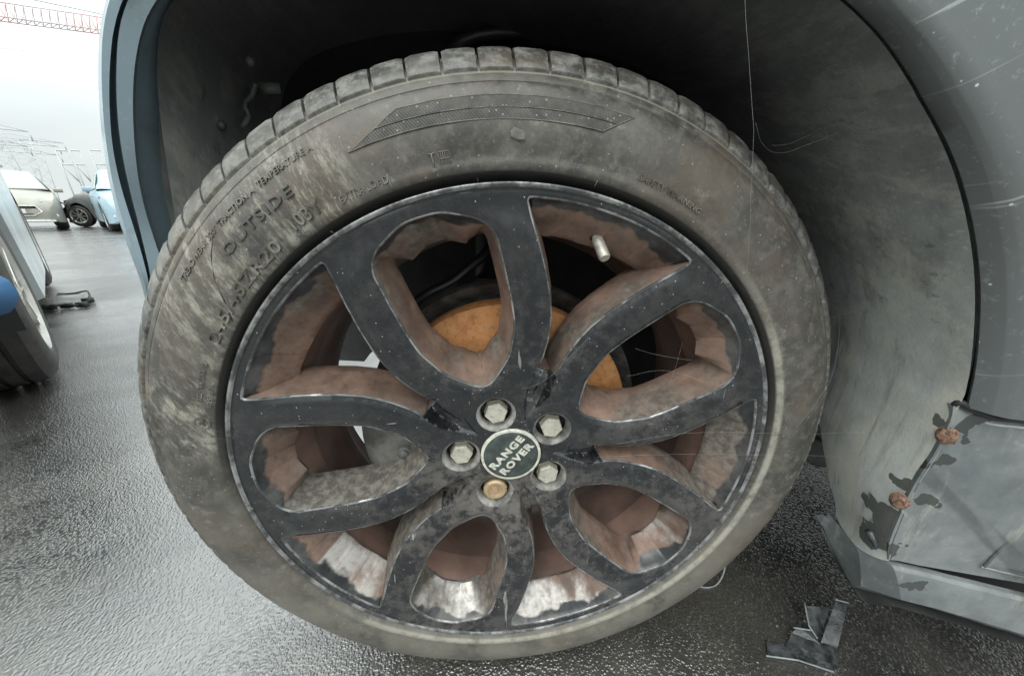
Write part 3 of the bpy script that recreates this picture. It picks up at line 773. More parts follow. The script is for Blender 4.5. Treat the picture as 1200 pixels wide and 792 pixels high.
def swoosh():
    # two long hatched bands moulded into the upper sidewall, thin ridges between them
    a_end = pol(412, 186)[1]; a_st = pol(745, 140)[1]
    N = 110; R0, R1, R2 = .3120, .3196, .3275
    A = lambda t: a_end + (a_st - a_end) * t
    start = lambda r: .20 * ((r - R0) / (R2 - R0)) ** .8            # the left end is cut on a slant
    end = lambda r: .90 + .10 * ((r - R0) / (R2 - R0))
    for (ra, rb) in ((R0, R1 - .0008), (R1 + .0006, R2)):
        bm = bmesh.new(); rows = []
        for j in range(5):
            r = ra + (rb - ra) * j / 4; s0, s1 = start(r), end(r)
            rows.append([WP(r, A(s0 + (s1 - s0) * i / N), side_r(r) + .0005) for i in range(N + 1)])
        grid_mesh(bm, rows); wobj('sidewall_band', bm, M['band'])
    for rr in (R0, R1, R2):
        bm = bmesh.new(); s0, s1 = start(rr), end(rr)
        tube(bm, [WP(rr, A(s0 + (s1 - s0) * i / 80), side_r(rr) + .0004) for i in range(81)], .00042, 5); wobj('sidewall_ridge', bm, M['letter'])
    for fn in (start, end):
        bm = bmesh.new(); tube(bm, [WP(R0 + (R2 - R0) * i / 12, A(fn(R0 + (R2 - R0) * i / 12)), side_r(R0 + (R2 - R0) * i / 12) + .0004) for i in range(13)], .00042, 5); wobj('sidewall_ridge', bm, M['letter'])
def m_band():
    g = G('hatched dark sidewall band'); n2 = g.noise(75, 6, .7)
    rot = g.n('ShaderNodeVectorRotate', rotation_type='Y_AXIS'); rot.inputs['Angle'].default_value = rad(45); g.l(g.co, rot.inputs['Vector'])
    wv = g.n('ShaderNodeTexWave', wave_type='BANDS', bands_direction='X'); wv.inputs['Scale'].default_value = 170; g.l(rot.outputs[0], wv.inputs[0])
    sp = g.voro(420); rn = g.voro(420, out=1); rs = g.n('ShaderNodeSeparateColor'); g.l(rn, rs.inputs[0])
    c = g.mix(g.ramp(n2, .35, .7), (.036, .034, .030), (.085, .08, .07))
    c = g.mix(g.math('MULTIPLY', g.ramp(sp, .2, .35, .6, 0), g.ramp(rs.outputs[0], .84, .88)), c, (.36, .34, .30))
    g.set(col=c, rough=.6); g.bump(wv.outputs[1], .4, .0006); return g.m
M['band'] = m_band()
swoosh()
def tear():
    # small flap of torn rubber under the band
    r, a = pol(607, 158); bm = bmesh.new()
    c = WP(r, a, side_r(r) + .0006); rnd = random.Random(4); pts = []
    for k in range(9):
        t = 2 * pi * k / 9; rr = .0058 * rnd.uniform(.7, 1.15); pts.append(bm.verts.new(c + WP(1, a, 0) * rr * sin(t) * .8 + WP(1, a - pi / 2, 0) * rr * cos(t) + Vector((0, -.0008 * rnd.random(), 0))))
    top = bm.verts.new(c + Vector((0, -.0022, 0)))
    for k in range(9): bm.faces.new((pts[k], pts[(k + 1) % 9], top))
    wobj('torn_flap', bm, M['block'])
    # crack line running down the front sidewall
    bm = bmesh.new(); tube(bm, [WP(*pol(u, v), side_r(pol(u, v)[0]) + .0001) for u, v in ((247, 265), (247, 300), (252, 325), (262, 350), (268, 366), (272, 376))], .0005, 5)
    wobj('sidewall_crack', bm, M['black'])
tear()
# ---- hub cap, bolts, valve
def lathe(bm, prof, n, a_off=0, cx=0, cz=0):
    grid_mesh(bm, [[(cx + r * cos(2 * pi * t / n), -z, cz + r * sin(2 * pi * t / n)) for t in range(n)] for r, z in prof], True)
def build_cap():
    bm = bmesh.new(); lathe(bm, [(.0330, -.028), (.0330, -.0205), (.0326, -.0199), (.0300, -.0199)], 72)
    o = wobj('cap_ring', bm, M['badge_ring']); auto(o, 40)
    bm = bmesh.new(); lathe(bm, [(.0300, -.0204), (.0288, -.0198), (.02, -.0194), (.01, -.0192), (.0001, -.0192)], 72); 
    cap = wobj('centre_cap', bm, M['badge']); cap['label'] = 'black round centre cap with worn pale ring'
    cu_mat = M['badge_ring']
    for txt, dy in (('RANGE', .0026), ('ROVER', -.0112)):
        cu = bpy.data.curves.new('t', 'FONT'); cu.body = txt; cu.size = .0118; cu.extrude = .0003; cu.space_character = 1.22; cu.align_x = 'CENTER'; cu.offset = .00055; cu.resolution_u = 2
        ob = bpy.data.objects.new('t', cu); COL.objects.link(ob); dg = bpy.context.evaluated_depsgraph_get(); dg.update()
        me = bpy.data.meshes.new_from_object(ob.evaluated_get(dg)); bpy.data.objects.remove(ob)
        A = rad(50)
        for v in me.vertices:
            x, y = v.co.x * 1.16, (v.co.y + dy) * 1.0; x += y * .0
            v.co = Vector((x * cos(A) - y * sin(A), -(-.0194 + (.0007 if v.co.z > 0 else 0)), x * sin(A) + y * cos(A)))
        me.materials.clear(); link('cap_lettering', me, cu_mat, wheel, False)
build_cap()
def build_bolts():
    for i, (x, y) in enumerate(bolts):
        bm = bmesh.new(); zt = -.0225; rusty = i == 3; hr = .0122
        prof = [(.0128, -.038), (.0128, -.031), (hr, -.0305), (hr, zt - .0014), (hr - .0007, zt), (hr * .55, zt - .0002)]
        n = 6; a0 = random.uniform(0, 1)
        if rusty: prof = [(.0135, -.038), (.0135, zt - .002), (.0115, zt), (.0085, zt - .0002), (.0080, zt - .002), (.0040, zt - .0022), (.0035, zt - .0005), (.0001, zt - .0004)]; n = 40
        rows = [[(x + r * cos(2 * pi * t / n + a0) * (random.uniform(.95, 1.05) if rusty else 1), -z, y + r * sin(2 * pi * t / n + a0)) for t in range(n)] for r, z in prof]
        V = grid_mesh(bm, rows, True)
        if not rusty:
            bm.faces.new(V[-1]); 
            k = bmesh.ops.create_circle(bm, cap_ends=False, radius=.0168, segments=24)
            bmesh.ops.delete(bm, geom=k['verts'], context='VERTS')
        bmesh.ops.recalc_face_normals(bm, faces=bm.faces)
        o = wobj('wheel_bolt', bm, M['rbolt'] if rusty else M['bolt'], False)
        if rusty: o['label'] = 'rounded rusty locking bolt'
build_bolts()
def build_valve():
    base = at(699, 278, .027) - Vector((0, 0, HUB)); tip = at(709, 303, .009) - Vector((0, 0, HUB))
    d = (tip - base); bm = bmesh.new()
    tube(bm, [base - d * .35, base, base + d * .1, base + d * .12, tip - d * .06, tip], lambda t: [.0042, .0042, .0042, .0050, .0050, .0042][round(t * 5)], 16)
    o = wobj('valve_stem', bm, M['valve']); auto(o)
    bm = bmesh.new(); tube(bm, [base - d * .4, base - d * .1, base], lambda t: .0078 - .0022 * t, 16); wobj('valve_grommet', bm, M['black'])
build_valve()

# ================================================================== brake and hub parts of the car
def cobj(name, bm, mat, smooth=True, lab=None):
    o = bmobj(name, bm, mat, None, smooth); cpart(o)
    if lab: o['label'] = lab
    return o
def build_brake():
    bm = bmesh.new()
    def ring(prof, n=96): grid_mesh(bm, [[(r * cos(2 * pi * t / n), y, HUB + r * sin(2 * pi * t / n)) for t in range(n)] for r, y in prof], True)
    ring([(.083, .085), (.148, .085), (.1525, .087), (.1535, .091), (.1535, .113), (.083, .113)])
    o = cobj('brake_disc', bm, M['rustd'], True, 'orange rusted brake disc'); auto(o)
    bm = bmesh.new(); grid_mesh(bm, [[(r * cos(2 * pi * t / 72), y, HUB + r * sin(2 * pi * t / 72)) for t in range(72)] for r, y in [(.0845, .112), (.083, .060), (.080, .052), (.001, .050)]], True)
    o = cobj('disc_hat', bm, M['iron']); auto(o)
    bm = bmesh.new(); grid_mesh(bm, [[(r * cos(t), y, HUB + r * sin(t)) for t in [rad(-30 + 240 * k / 80) for k in range(81)]] for r, y in [(.156, .122), (.166, .112), (.172, .108), (.1735, .112), (.174, .13), (.10, .135)]], False)
    o = cobj('dust_shield', bm, M['iron2']); auto(o)
    # caliper on the front lower side
    bm = bmesh.new()
    rows = []
    for k in range(15):
        a = rad(168 + 58 * k / 14); e = 1 - .25 * abs(k - 7) / 7
        rows.append([(r * cos(a), y, HUB + r * sin(a)) for r, y in ((.100, .062 + .01 * (1 - e)), (.125, .050 + .02 * (1 - e)), (.155, .053 + .02 * (1 - e)), (.172, .066), (.178, .09), (.176, .13), (.150, .145), (.100, .145))])
    V = grid_mesh(bm, rows); bm.faces.new(V[0]); bm.faces.new(V[-1][::-1])
    bmesh.ops.recalc_face_normals(bm, faces=bm.faces)
    o = cobj('brake_caliper', bm, M['iron']); auto(o, 40)
    # pivot bolt of the caliper, seen under the front spoke
    bm = bmesh.new(); c = at(474, 531, .05)
    for r0, y0 in ((.0085, 0), (.0055, -.004)): grid_mesh(bm, [[(c.x + r * cos(2 * pi * t / 24), c.y + y, c.z + r * sin(2 * pi * t / 24)) for t in range(24)] for r, y in ((r0, .02 + y0), (r0, y0), (r0 - .0015, y0 - .001), (.0001, y0 - .001))], True)
    cobj('caliper_bolt', bm, M['iron'])
    # knuckle, strut, spring, control arm, drive shaft
    bm = bmesh.new(); tube(bm, [(0, .145, HUB), (0, .20, HUB), (.0, .5, HUB + .02)], lambda t: .05 if t < .6 else .017, 20)
    cobj('drive_shaft', bm, M['dark'])
    bm = bmesh.new(); tube(bm, [(-.02, .17, .30), (-.015, .175, .42), (-.01, .19, .52)], lambda t: .035 - .006 * t, 16); tube(bm, [(-.10, .16, HUB - .03), (0, .165, HUB), (.09, .17, HUB + .05)], .03, 12)
    cobj('steering_knuckle', bm, M['iron'])
    bm = bmesh.new(); tube(bm, [(-.01, .20, .47), (0, .26, .85)], .03, 20); cobj('strut', bm, M['dark'])
    bm = bmesh.new(); pts = []
    for k in range(120): a = k / 12 * 2 * pi / 1.0; t = k / 119; pts.append((-.005 + .065 * cos(a * .6), .235 + .05 * t * .4 + .065 * sin(a * .6), .60 + .24 * t))
    tube(bm, pts, .0065, 8); cobj('coil_spring', bm, M['dark'])
    bm = bmesh.new(); tube(bm, catmull([(-.02, .18, .22), (-.0, .32, .235), (.08, .55, .25)], 12), lambda t: .022 + .008 * t, 12); cobj('control_arm', bm, M['iron2'])
    bm = bmesh.new(); tube(bm, catmull([(-.115, .20, .40), (-.16, .30, .38), (-.18, .5, .37)], 10), .010, 10); cobj('tie_rod', bm, M['iron2'])
    # brake hose curling across the top window
    bm = bmesh.new(); tube(bm, catmull([at(480, 362, .13), at(500, 345, .13), at(530, 330, .135), at(552, 312, .14), at(570, 295, .15), at(590, 262, .19)], 24), .0058, 10)
    cobj('brake_hose', bm, M['dark'])
def rustd():
    g = G('rusted disc'); 
    off = g.n('ShaderNodeVectorMath', operation='SUBTRACT'); g.l(g.co, off.inputs[0]); off.inputs[1].default_value = (0, 0, HUB)
    ml = g.n('ShaderNodeVectorMath', operation='MULTIPLY'); g.l(off.outputs[0], ml.inputs[0]); ml.inputs[1].default_value = (1, 0, 1)
    ln = g.n('ShaderNodeVectorMath', operation='LENGTH'); g.l(ml.outputs[0], ln.inputs[0])
    rg = g.n('ShaderNodeTexNoise', noise_dimensions='1D'); rg.inputs['Scale'].default_value = 520; rg.inputs['Detail'].default_value = 3; g.l(ln.outputs['Value'], rg.inputs['W'])
    n1 = g.noise(24, 6, .7); n2 = g.noise(140, 5, .7)
    c = g.mix(g.ramp(n1, .3, .7), (.40, .165, .052), (.60, .27, .095)); c = g.mix(g.ramp(rg.outputs[0], .48, .66, 0, .35), c, (.52, .27, .11))
    c = g.mix(g.ramp(n2, .50, .68, 0, .75), c, (.25, .10, .04)); c = g.mix(g.ramp(g.noise(48, 6, .75, w=3), .52, .66, 0, .6), c, (.55, .33, .17)); g.set(col=c, rough=.75); g.bump(rg.outputs[0], .2, .0006); g.bump(n2, .3, .0006); return g.m
M['rustd'] = rustd(); M['iron2'] = plain('dark pitted iron', (.075, .070, .065), .65, .1, .5, 60, bump=.5)
build_brake()

# ================================================================== body shell round the wheel
def rowfun(right, left, top_r, rc, lc, dr=0, dl=0, rfar=None, lend=None):
    """right/left: pixel polylines; gives theta -> (r, c)"""
    pts = []
    for u, v in right: th, r = body_rt(u + dr, v, rc); pts.append((th, r))
    pts.sort(); tr = pts[-1][0]
    lp = []
    for u, v in left: th, r = body_rt(u + dl, v, lc); th = th if th > 0 else th + 2 * pi; lp.append((th, r))
    lp.sort()
    allp = pts + [(rad(90), top_r)] + lp
    allp.sort(); xs = [a for a, _ in allp]; ys = [b for _, b in allp]
    def f(th):
        # smooth sampling
        q = .022 if th < .9 else .05; r = sum(interp(th + d * q, xs, ys) * .2 for d in (-1, -.5, 0, .5, 1))
        k = sstep(th, rad(70), rad(125)); return r, rc * (1 - k) + lc * k
    return f
GR = [(983.5, 0), (1017, 30), (1047, 67), (1071, 109), (1096, 152), (1117, 200), (1132, 255), (1141, 315), (1141, 388), (1135, 443), (1128, 473)]
FOLD = [(1121, 478), (1117, 496), (1098, 534), (1075, 569), (1058, 605), (1045, 638), (1043, 658)]
LLIP = [(194, 0), (183, 50), (185, 100), (189, 150), (199, 206), (206, 258), (212, 300)]
LB2 = [(180.5, 0), (164, 50), (158, 100), (160, 150), (163, 200), (171, 240), (181.5, 275), (192, 300), (200, 330)]
LG2 = [(143, 0), (138, 50), (136, 100), (139, 150), (147, 200), (158, 240), (170, 290), (180, 335)]
LG1 = [(138, 0), (131, 50), (127, 100), (130, 150), (135, 200), (149, 240), (160, 275), (172, 315), (178, 345)]
LS0 = [(118, 0), (115, 50), (113.6, 100), (117.7, 150), (124, 200), (131, 233), (144, 275), (160, 317), (172, 350)]
def sweep(name, fs, th0, th1, n, mat, lab=None, thick=.0):
    bm = bmesh.new(); rows = []
    for f, a0 in fs:
        a0 = th0 if a0 is None else a0; row = []
        for i in range(n + 1):
            th = a0 + (th1 - a0) * i / n; r, c = f(th); row.append(B(r * cos(th), c, HUB + r * sin(th)))
        rows.append(row)
    grid_mesh(bm, rows)
    o = cobj(name, bm, mat, True, lab); auto(o, 40)
    return o
gapf = rowfun(GR + FOLD, LLIP, .430, 0.0, .045)
def shiftc(f, dc, dr=0): return lambda th: (f(th)[0] + dr, f(th)[1] + dc)
tend = body_rt(176, 356, .015)[0] % (2 * pi)
CE = lambda th: interp(math.degrees(th), [-13.5, -8, 0, 7, 20, 45, 90, 120], [.066, .088, .120, .160, .21, .24, .2, .15])
def zst(r, z): return math.asin((z - HUB) / r)
def mrow(t, dr): return lambda th: (gapf(th)[0] + dr, gapf(th)[1] + t * (CE(th) - 0))
def seal(th):
    k = sstep(th, rad(70), rad(125)); r0, c0 = gapf(th); r1, c1 = F0_(th)
    q = 1 - k; return (r0 + .022) * q + (max(r0 + .003, r1 + .001)) * k, (c0 + .020) * q + (c1 + .005) * k
F0_ = rowfun(GR, LB2, .434, .016, .050, dr=4)
mould = [(seal, rad(-12)), (lambda th: (gapf(th)[0] + .0042, gapf(th)[1] + .017), rad(-12.1)), (shiftc(gapf, .003, .001), rad(-12.1)), (gapf, rad(-12.1)), (mrow(.05, -.0025), rad(-12.6)), (mrow(.15, -.005), rad(-13.2)), (mrow(.3, -.006), rad(-13.8)), (mrow(.45, -.005), rad(-14.1)), (mrow(.6, -.003), rad(-14.2)), (mrow(.8, -.001), rad(-14.0)), (mrow(1, .001), rad(-13.5)), (lambda th: (gapf(th)[0] + .012, gapf(th)[1] + CE(th) + .004), rad(-13.5))]
sweep('arch_moulding', mould, rad(-13), tend, 160, M['moulding'], 'dirt streaked plastic arch moulding with a gap to the body')
liner = [(mrow(1, .004), rad(4)), (lambda th: (gapf(th)[0] + .008, gapf(th)[1] + CE(th) * .6 + .13), rad(4)), (shiftc(gapf, .30, .0), rad(4)), (shiftc(gapf, .36, -.06), rad(4))]
sweep('wheel_arch_liner', liner, rad(-7), tend + rad(4), 120, M['liner'], 'black plastic inner wheel arch liner')
z_sp = .458
F = [
    rowfun(GR, LB2, .434, .016, .050, dr=4),
    rowfun(GR, LB2, .434, .002, .026, dr=4),
    rowfun(GR, LB2, .436, -.002, .018, dr=7, dl=-3),
    rowfun(GR, LG2, .46, -.012, .012, dr=36),
    rowfun(GR, LG2, .465, -.0128, .022, dr=39, dl=-2),
    rowfun(GR, LG1, .47, -.0160, .022, dr=52, dl=1),
    rowfun(GR, LG1, .475, -.0175, .010, dr=60),
    rowfun(GR, LS0, .50, -.0190, .008, dr=80, dl=5),
    rowfun(GR, LS0, .51, -.0195, .016, dr=95, dl=1),
]
def far(th):
    k = sstep(th, rad(60), rad(120)); r = .95 * (1 - k) + .50 * k; c = -.020 * (1 - k) + .055 * k; 
    return (r, c) if k <= 0 else (r * (1 - k) + (F[-1](th)[0] - .004) * k, -.02 * (1 - k) + (F[-1](th)[1] + .03) * k)
def far2(th):
    k = sstep(th, rad(60), rad(120)); r = 1.6 * (1 - k) + .49 * k; c = .02 * (1 - k) + .09 * k
    return (r, c) if k <= 0 else (1.6 * (1 - k) + (F[-1](th)[0] - .010) * k, .02 * (1 - k) + (F[-1](th)[1] + .07) * k)
def mid(th):
    r0, c0 = F[-1](th); r1, c1 = far(th); return r0 + (r1 - r0) * .3, c0 + (c1 - c0) * .22
fs = [(f, zst(f(rad(13))[0], z_sp)) for f in F] + [(mid, zst(.55, z_sp)), (far, zst(.95, .44)), (far2, zst(1.6, .43))]
sweep('fender_panel', fs, 0, tend, 160, M['paint'], 'dusty blue grey body panel above the wheel arch')
# body above: a closed bonnet and side so that the arch is dark from above
def build_upper():
    bm = bmesh.new()
    grid_mesh(bm, [[B(x, c, z) for x in (-.42, -.2, 0, .7, 1.6, 3.2)] for c, z in ((.02, .93), (.05, 1.02), (.2, 1.08), (.9, 1.12), (1.6, 1.08), (1.78, .93), (1.80, .5))])
    o = cobj('bonnet', bm, M['paint']); auto(o, 50)
    bm = bmesh.new()
    grid_mesh(bm, [[B(x, c, z) for x in (.62, 1.6, 3.6)] for c, z in ((-.02, .99), (.0, 1.05), (.22, 1.55), (.4, 1.62), (1.4, 1.62), (1.6, 1.5), (1.8, 1.0))])
    cobj('cabin', bm, M['paint'])
    bm = bmesh.new(); box(bm, B(1.7, .95, .36), (2.6, 1.2, .12), Matrix.Rotation(-BS, 3, 'Z')); cobj('underbody', bm, M['liner'])
    bm = bmesh.new(); grid_mesh(bm, [[B(x, c, z) for x in (-.46, -.2, 0, .2, .47)] for c, z in ((.36, .42), (.37, .6), (.36, .9))]); grid_mesh(bm, [[B(x, c, z) for x in (-.02, .2, .6)] for c, z in ((.34, .16), (.355, .3), (.362, .45))]); grid_mesh(bm, [[B(x, c, z + dz * (c < .35)) for x, dz in ((-.47, -.03), (-.345, -.03), (-.33, -.012), (-.31, .006), (-.285, .012), (-.27, .004), (-.262, -.016), (-.24, -.03), (-.13, -.035))] for c, z in ((.345, .338), (.352, .38), (.358, .45))]); cobj('inner_wing', bm, M['liner'])
build_upper()
def patch(name, top, bot, n, m, mat, prof, lab=None, curl=None):
    """ruled patch between two polylines of world points; prof(j/m) -> outward bulge"""
    T = catmull(top, n); Bo = catmull(bot, n); bm = bmesh.new(); rows = []
    for j in range(m + 1):
        t = j / m; rows.append([T[i].lerp(Bo[i], t) - BN * prof(t) for i in range(n + 1)])
    grid_mesh(bm, rows); o = cobj(name, bm, mat, True, lab); auto(o, 40); return o
def sillx(x): return B(x, -.002, z_sp - .006 - .10 * max(0, x - .40))
# rows run from the fold (wheel side) outwards to the far right; columns go down the fold
FO = [bodyp(u, v, -.002) for u, v in FOLD]
def build_sill():
    bm = bmesh.new(); rows = []; n = 40
    A_ = catmull(FO, n); xs = [0, .012, .03, .06, .1, .16, .25, .4, .7]
    for k, s in enumerate(xs):
        row = []
        for i in range(n + 1):
            p = A_[i]; t = i / n; x0 = (p - BN * p.dot(BN)).dot(BX)
            edge = .012 * math.exp(-s / .008) if k else .006
            top = .008 * math.exp(-t / .035)
            bulge = .006 * sin(pi * min(1, t * 1.05)) * min(1, s / .06)
            x = x0 + s; zslope = -.12 * s * (1 if t > .2 else .6)
            row.append(B(x, (0.0005 if k == 0 else .003 + top - bulge - .003 * min(1, s / .02)), p.z + zslope))
        rows.append(row)
    # return to the moulding
    rows.insert(0, [B((p - BN * p.dot(BN)).dot(BX) + .006, .022, p.z) for p in A_])
    grid_mesh(bm, rows); o = cobj('sill_panel', bm, M['sill'], True, 'wet stained lower body panel behind the wheel'); auto(o, 60)
    # a raised swage on the panel
    bm = bmesh.new(); tube(bm, [bodyp(u, v, -.004) for u, v in ((1152, 665), (1200, 612), (1260, 545))], .0012, 6); cobj('panel_crease', bm, M['sill'])
    bm = bmesh.new(); tube(bm, [bodyp(u, v, -.004) for u, v in ((1150, 664), (1200, 676), (1280, 694))], .0012, 6); cobj('panel_crease', bm, M['sill'])
    top = [bodyp(964, 609, .070), bodyp(974, 605, .062), bodyp(1004, 642, .025), bodyp(1045, 661, -.001), bodyp(1120, 680, -.003), bodyp(1200, 699, -.004), bodyp(1330, 732, -.004)]
    bot = [bodyp(964, 614, .070), bodyp(968, 628, .062), bodyp(1006, 699, .02), bodyp(1055, 712, -.002), bodyp(1120, 731, -.004), bodyp(1200, 756, -.005), bodyp(1330, 797, -.005)]
    def lin(P, n):
        out = []
        for i in range(len(P) - 1): out += [P[i].lerp(P[i + 1], k / n) for k in range(n)]
        return out + [P[-1]]
    bm = bmesh.new(); T, Q = lin(top, 8), lin(bot, 8); rows = []
    for t, o_ in ((0, -.006), (.0, 0), (.06, .0025), (.25, .004), (.5, .0045), (.70, .004), (.73, .0015), (.86, -.004), (1, -.012)):
        rows.append([T[i].lerp(Q[i], t) - BN * o_ * min(1, i / 12) + Vector((0, 0, .0012 * mn.noise(T[i] * 25))) for i in range(len(T))])
    grid_mesh(bm, rows); o = cobj('sill_moulding', bm, M['sill'], True, 'grey moulding along the bottom of the sill'); auto(o, 25)
    bm = bmesh.new(); box(bm, B(.462, .034, .46), (.12, .004, .10), Matrix.Rotation(-BS, 3, 'Z')); cobj('seam_backing', bm, M['black'])  # added dark plate, stops daylight showing through the seam hole
    bm = bmesh.new(); tube(bm, catmull([bodyp(u, v, c) for u, v, c in ((1119, 474, .004), (1127, 472, .001), (1142, 481, -.002), (1165, 490, -.004), (1200, 494, -.006), (1290, 508, -.008))], 30), lambda t: .0030 - .0012 * t, 8); cobj('seam_rubber', bm, M['black'])
    bm = bmesh.new(); tube(bm, catmull([bodyp(u, v, c) for u, v, c in ((1146, 492, .002), (1165, 497, -.001), (1200, 501, -.003), (1290, 515, -.006))], 20), .0016, 8); cobj('seam_highlight', bm, M['liphighlight'])  # paler ridge added as the highlight under the seam
    # flap of torn plastic standing out of the corner
    bm = bmesh.new(); pts = [bodyp(u, v, c) for u, v, c in ((957, 606, .075), (966, 604, .066), (975, 612, .060), (970, 622, .062), (962, 614, .070))]
    a_ = [bm.verts.new(p) for p in pts]; b_ = [bm.verts.new(p + BN * .003) for p in pts]; bm.faces.new(a_); bm.faces.new(b_[::-1])
    for i in range(5): bm.faces.new((a_[i], b_[i], b_[(i + 1) % 5], a_[(i + 1) % 5]))
    bmesh.ops.recalc_face_normals(bm, faces=bm.faces); cobj('torn_corner', bm, M['sill'], False)
    back = [p + BN * w_ + Vector((0, 0, .01)) for p, w_ in zip(bot, (.003, .01, .04, .08, .1, .1, .1))]
    patch('sill_underside', bot, back, 50, 2, M['liner'], lambda t: 0)
build_sill()
def rust_clip(u, v, c, sz):
    p = bodyp(u, v, c); bm = bmesh.new()
    ax = (-BN * .75 + -BX * 1.0 + Vector((0, 0, .05))).normalized(); q = ax.to_track_quat('Z', 'Y').to_matrix(); rnd = random.Random(u)
    prof = [(1.5, -.6), (1.25, -.3), (1.05, -.2), (1.05, .2), (.85, .42), (.5, .30), (.3, .42), (.001, .36)]; n = 12
    grid_mesh(bm, [[p + q @ Vector((r * sz * cos(2 * pi * k / n) * rnd.uniform(.86, 1.12), 1.35 * r * sz * sin(2 * pi * k / n) * rnd.uniform(.86, 1.12), z * sz * rnd.uniform(.8, 1.2))) for k in range(n)] for r, z in prof], True)
    bmesh.ops.recalc_face_normals(bm, faces=bm.faces)
    cobj('body_bolt', bm, M['rustbolt'])
rust_clip(1108, 511, -.0005, .0046); rust_clip(1053, 588, -.0005, .0046)
def flap():
    bm = bmesh.new(); tube(bm, [bodyp(u, v, c) for u, v, c in ((1018, 622, .018), (1028, 640, .012), (1040, 655, .004))], lambda t: .0035 - .0012 * t, 8); cobj('bent_tab', bm, M['shard'])
flap()
def well_bits():
    # bracket plate and rivets on the front of the liner
    bm = bmesh.new(); pts = [(222, 60), (240, 20), (252, 20), (238, 80), (236, 150), (242, 190), (236, 262), (205, 262), (197, 160), (206, 154), (217, 154), (217, 142), (203, 136), (213, 96)]
    P = [bodyp(u, v, .082) for u, v in pts]; a = [bm.verts.new(p) for p in P]; b = [bm.verts.new(p + BN * .004) for p in P]
    bm.faces.new(a); bm.faces.new(b[::-1])
    for i in range(len(a)): j = (i + 1) % len(a); bm.faces.new((a[i], b[i], b[j], a[j]))
    bmesh.ops.recalc_face_normals(bm, faces=bm.faces); cobj('liner_bracket', bm, M['bracket'], False)
    for u, v in ((294, 73), (260, 147), (215, 181)):
        bm = bmesh.new(); c = bodyp(u, v, .10); bmesh.ops.create_uvsphere(bm, u_segments=10, v_segments=6, radius=.0045, matrix=Matrix.Translation(c)); cobj('liner_rivet', bm, M['bracket'])
    bm = bmesh.new(); tube(bm, catmull([bodyp(u, v, .115) for u, v in ((300, 98), (296, 112), (287, 122), (292, 136), (284, 150))], 12), .003, 6); cobj('liner_clip', bm, M['bracket'])
    bm = bmesh.new(); box(bm, bodyp(312, 104, .13), (.03, .004, .010)); cobj('liner_tab', bm, M['bracket'])
M['bracket'] = plain('dusty black bracket', (.055, .058, .052), .6, 0, .35, 40, bump=.4)
well_bits()
def remnants():
    # torn stubs of the liner and a hose end behind the tyre, low down
    for k, (pts, y0) in enumerate(((((943, 478), (962, 470), (984, 486), (988, 506), (972, 520), (946, 512)), .16), (((930, 505), (955, 516), (980, 524), (984, 548), (950, 545), (926, 530)), .15))):
        bm = bmesh.new(); a = [bm.verts.new(at(u, v, y0)) for u, v in pts]; b = [bm.verts.new(x.co + Vector((.004, .02, .002))) for x in a]
        bm.faces.new(a); bm.faces.new(b[::-1])
        for i in range(len(a)): j = (i + 1) % len(a); bm.faces.new((a[i], b[i], b[j], a[j]))
        bmesh.ops.recalc_face_normals(bm, faces=bm.faces); bmesh.ops.triangulate(bm, faces=bm.faces[:]); bmesh.ops.subdivide_edges(bm, edges=bm.edges[:], cuts=3, use_grid_fill=True)
        for v_ in bm.verts: v_.co += mn.noise_vector(v_.co * 50) * .004
        cobj('liner_stub', bm, M['bracket'])
remnants()

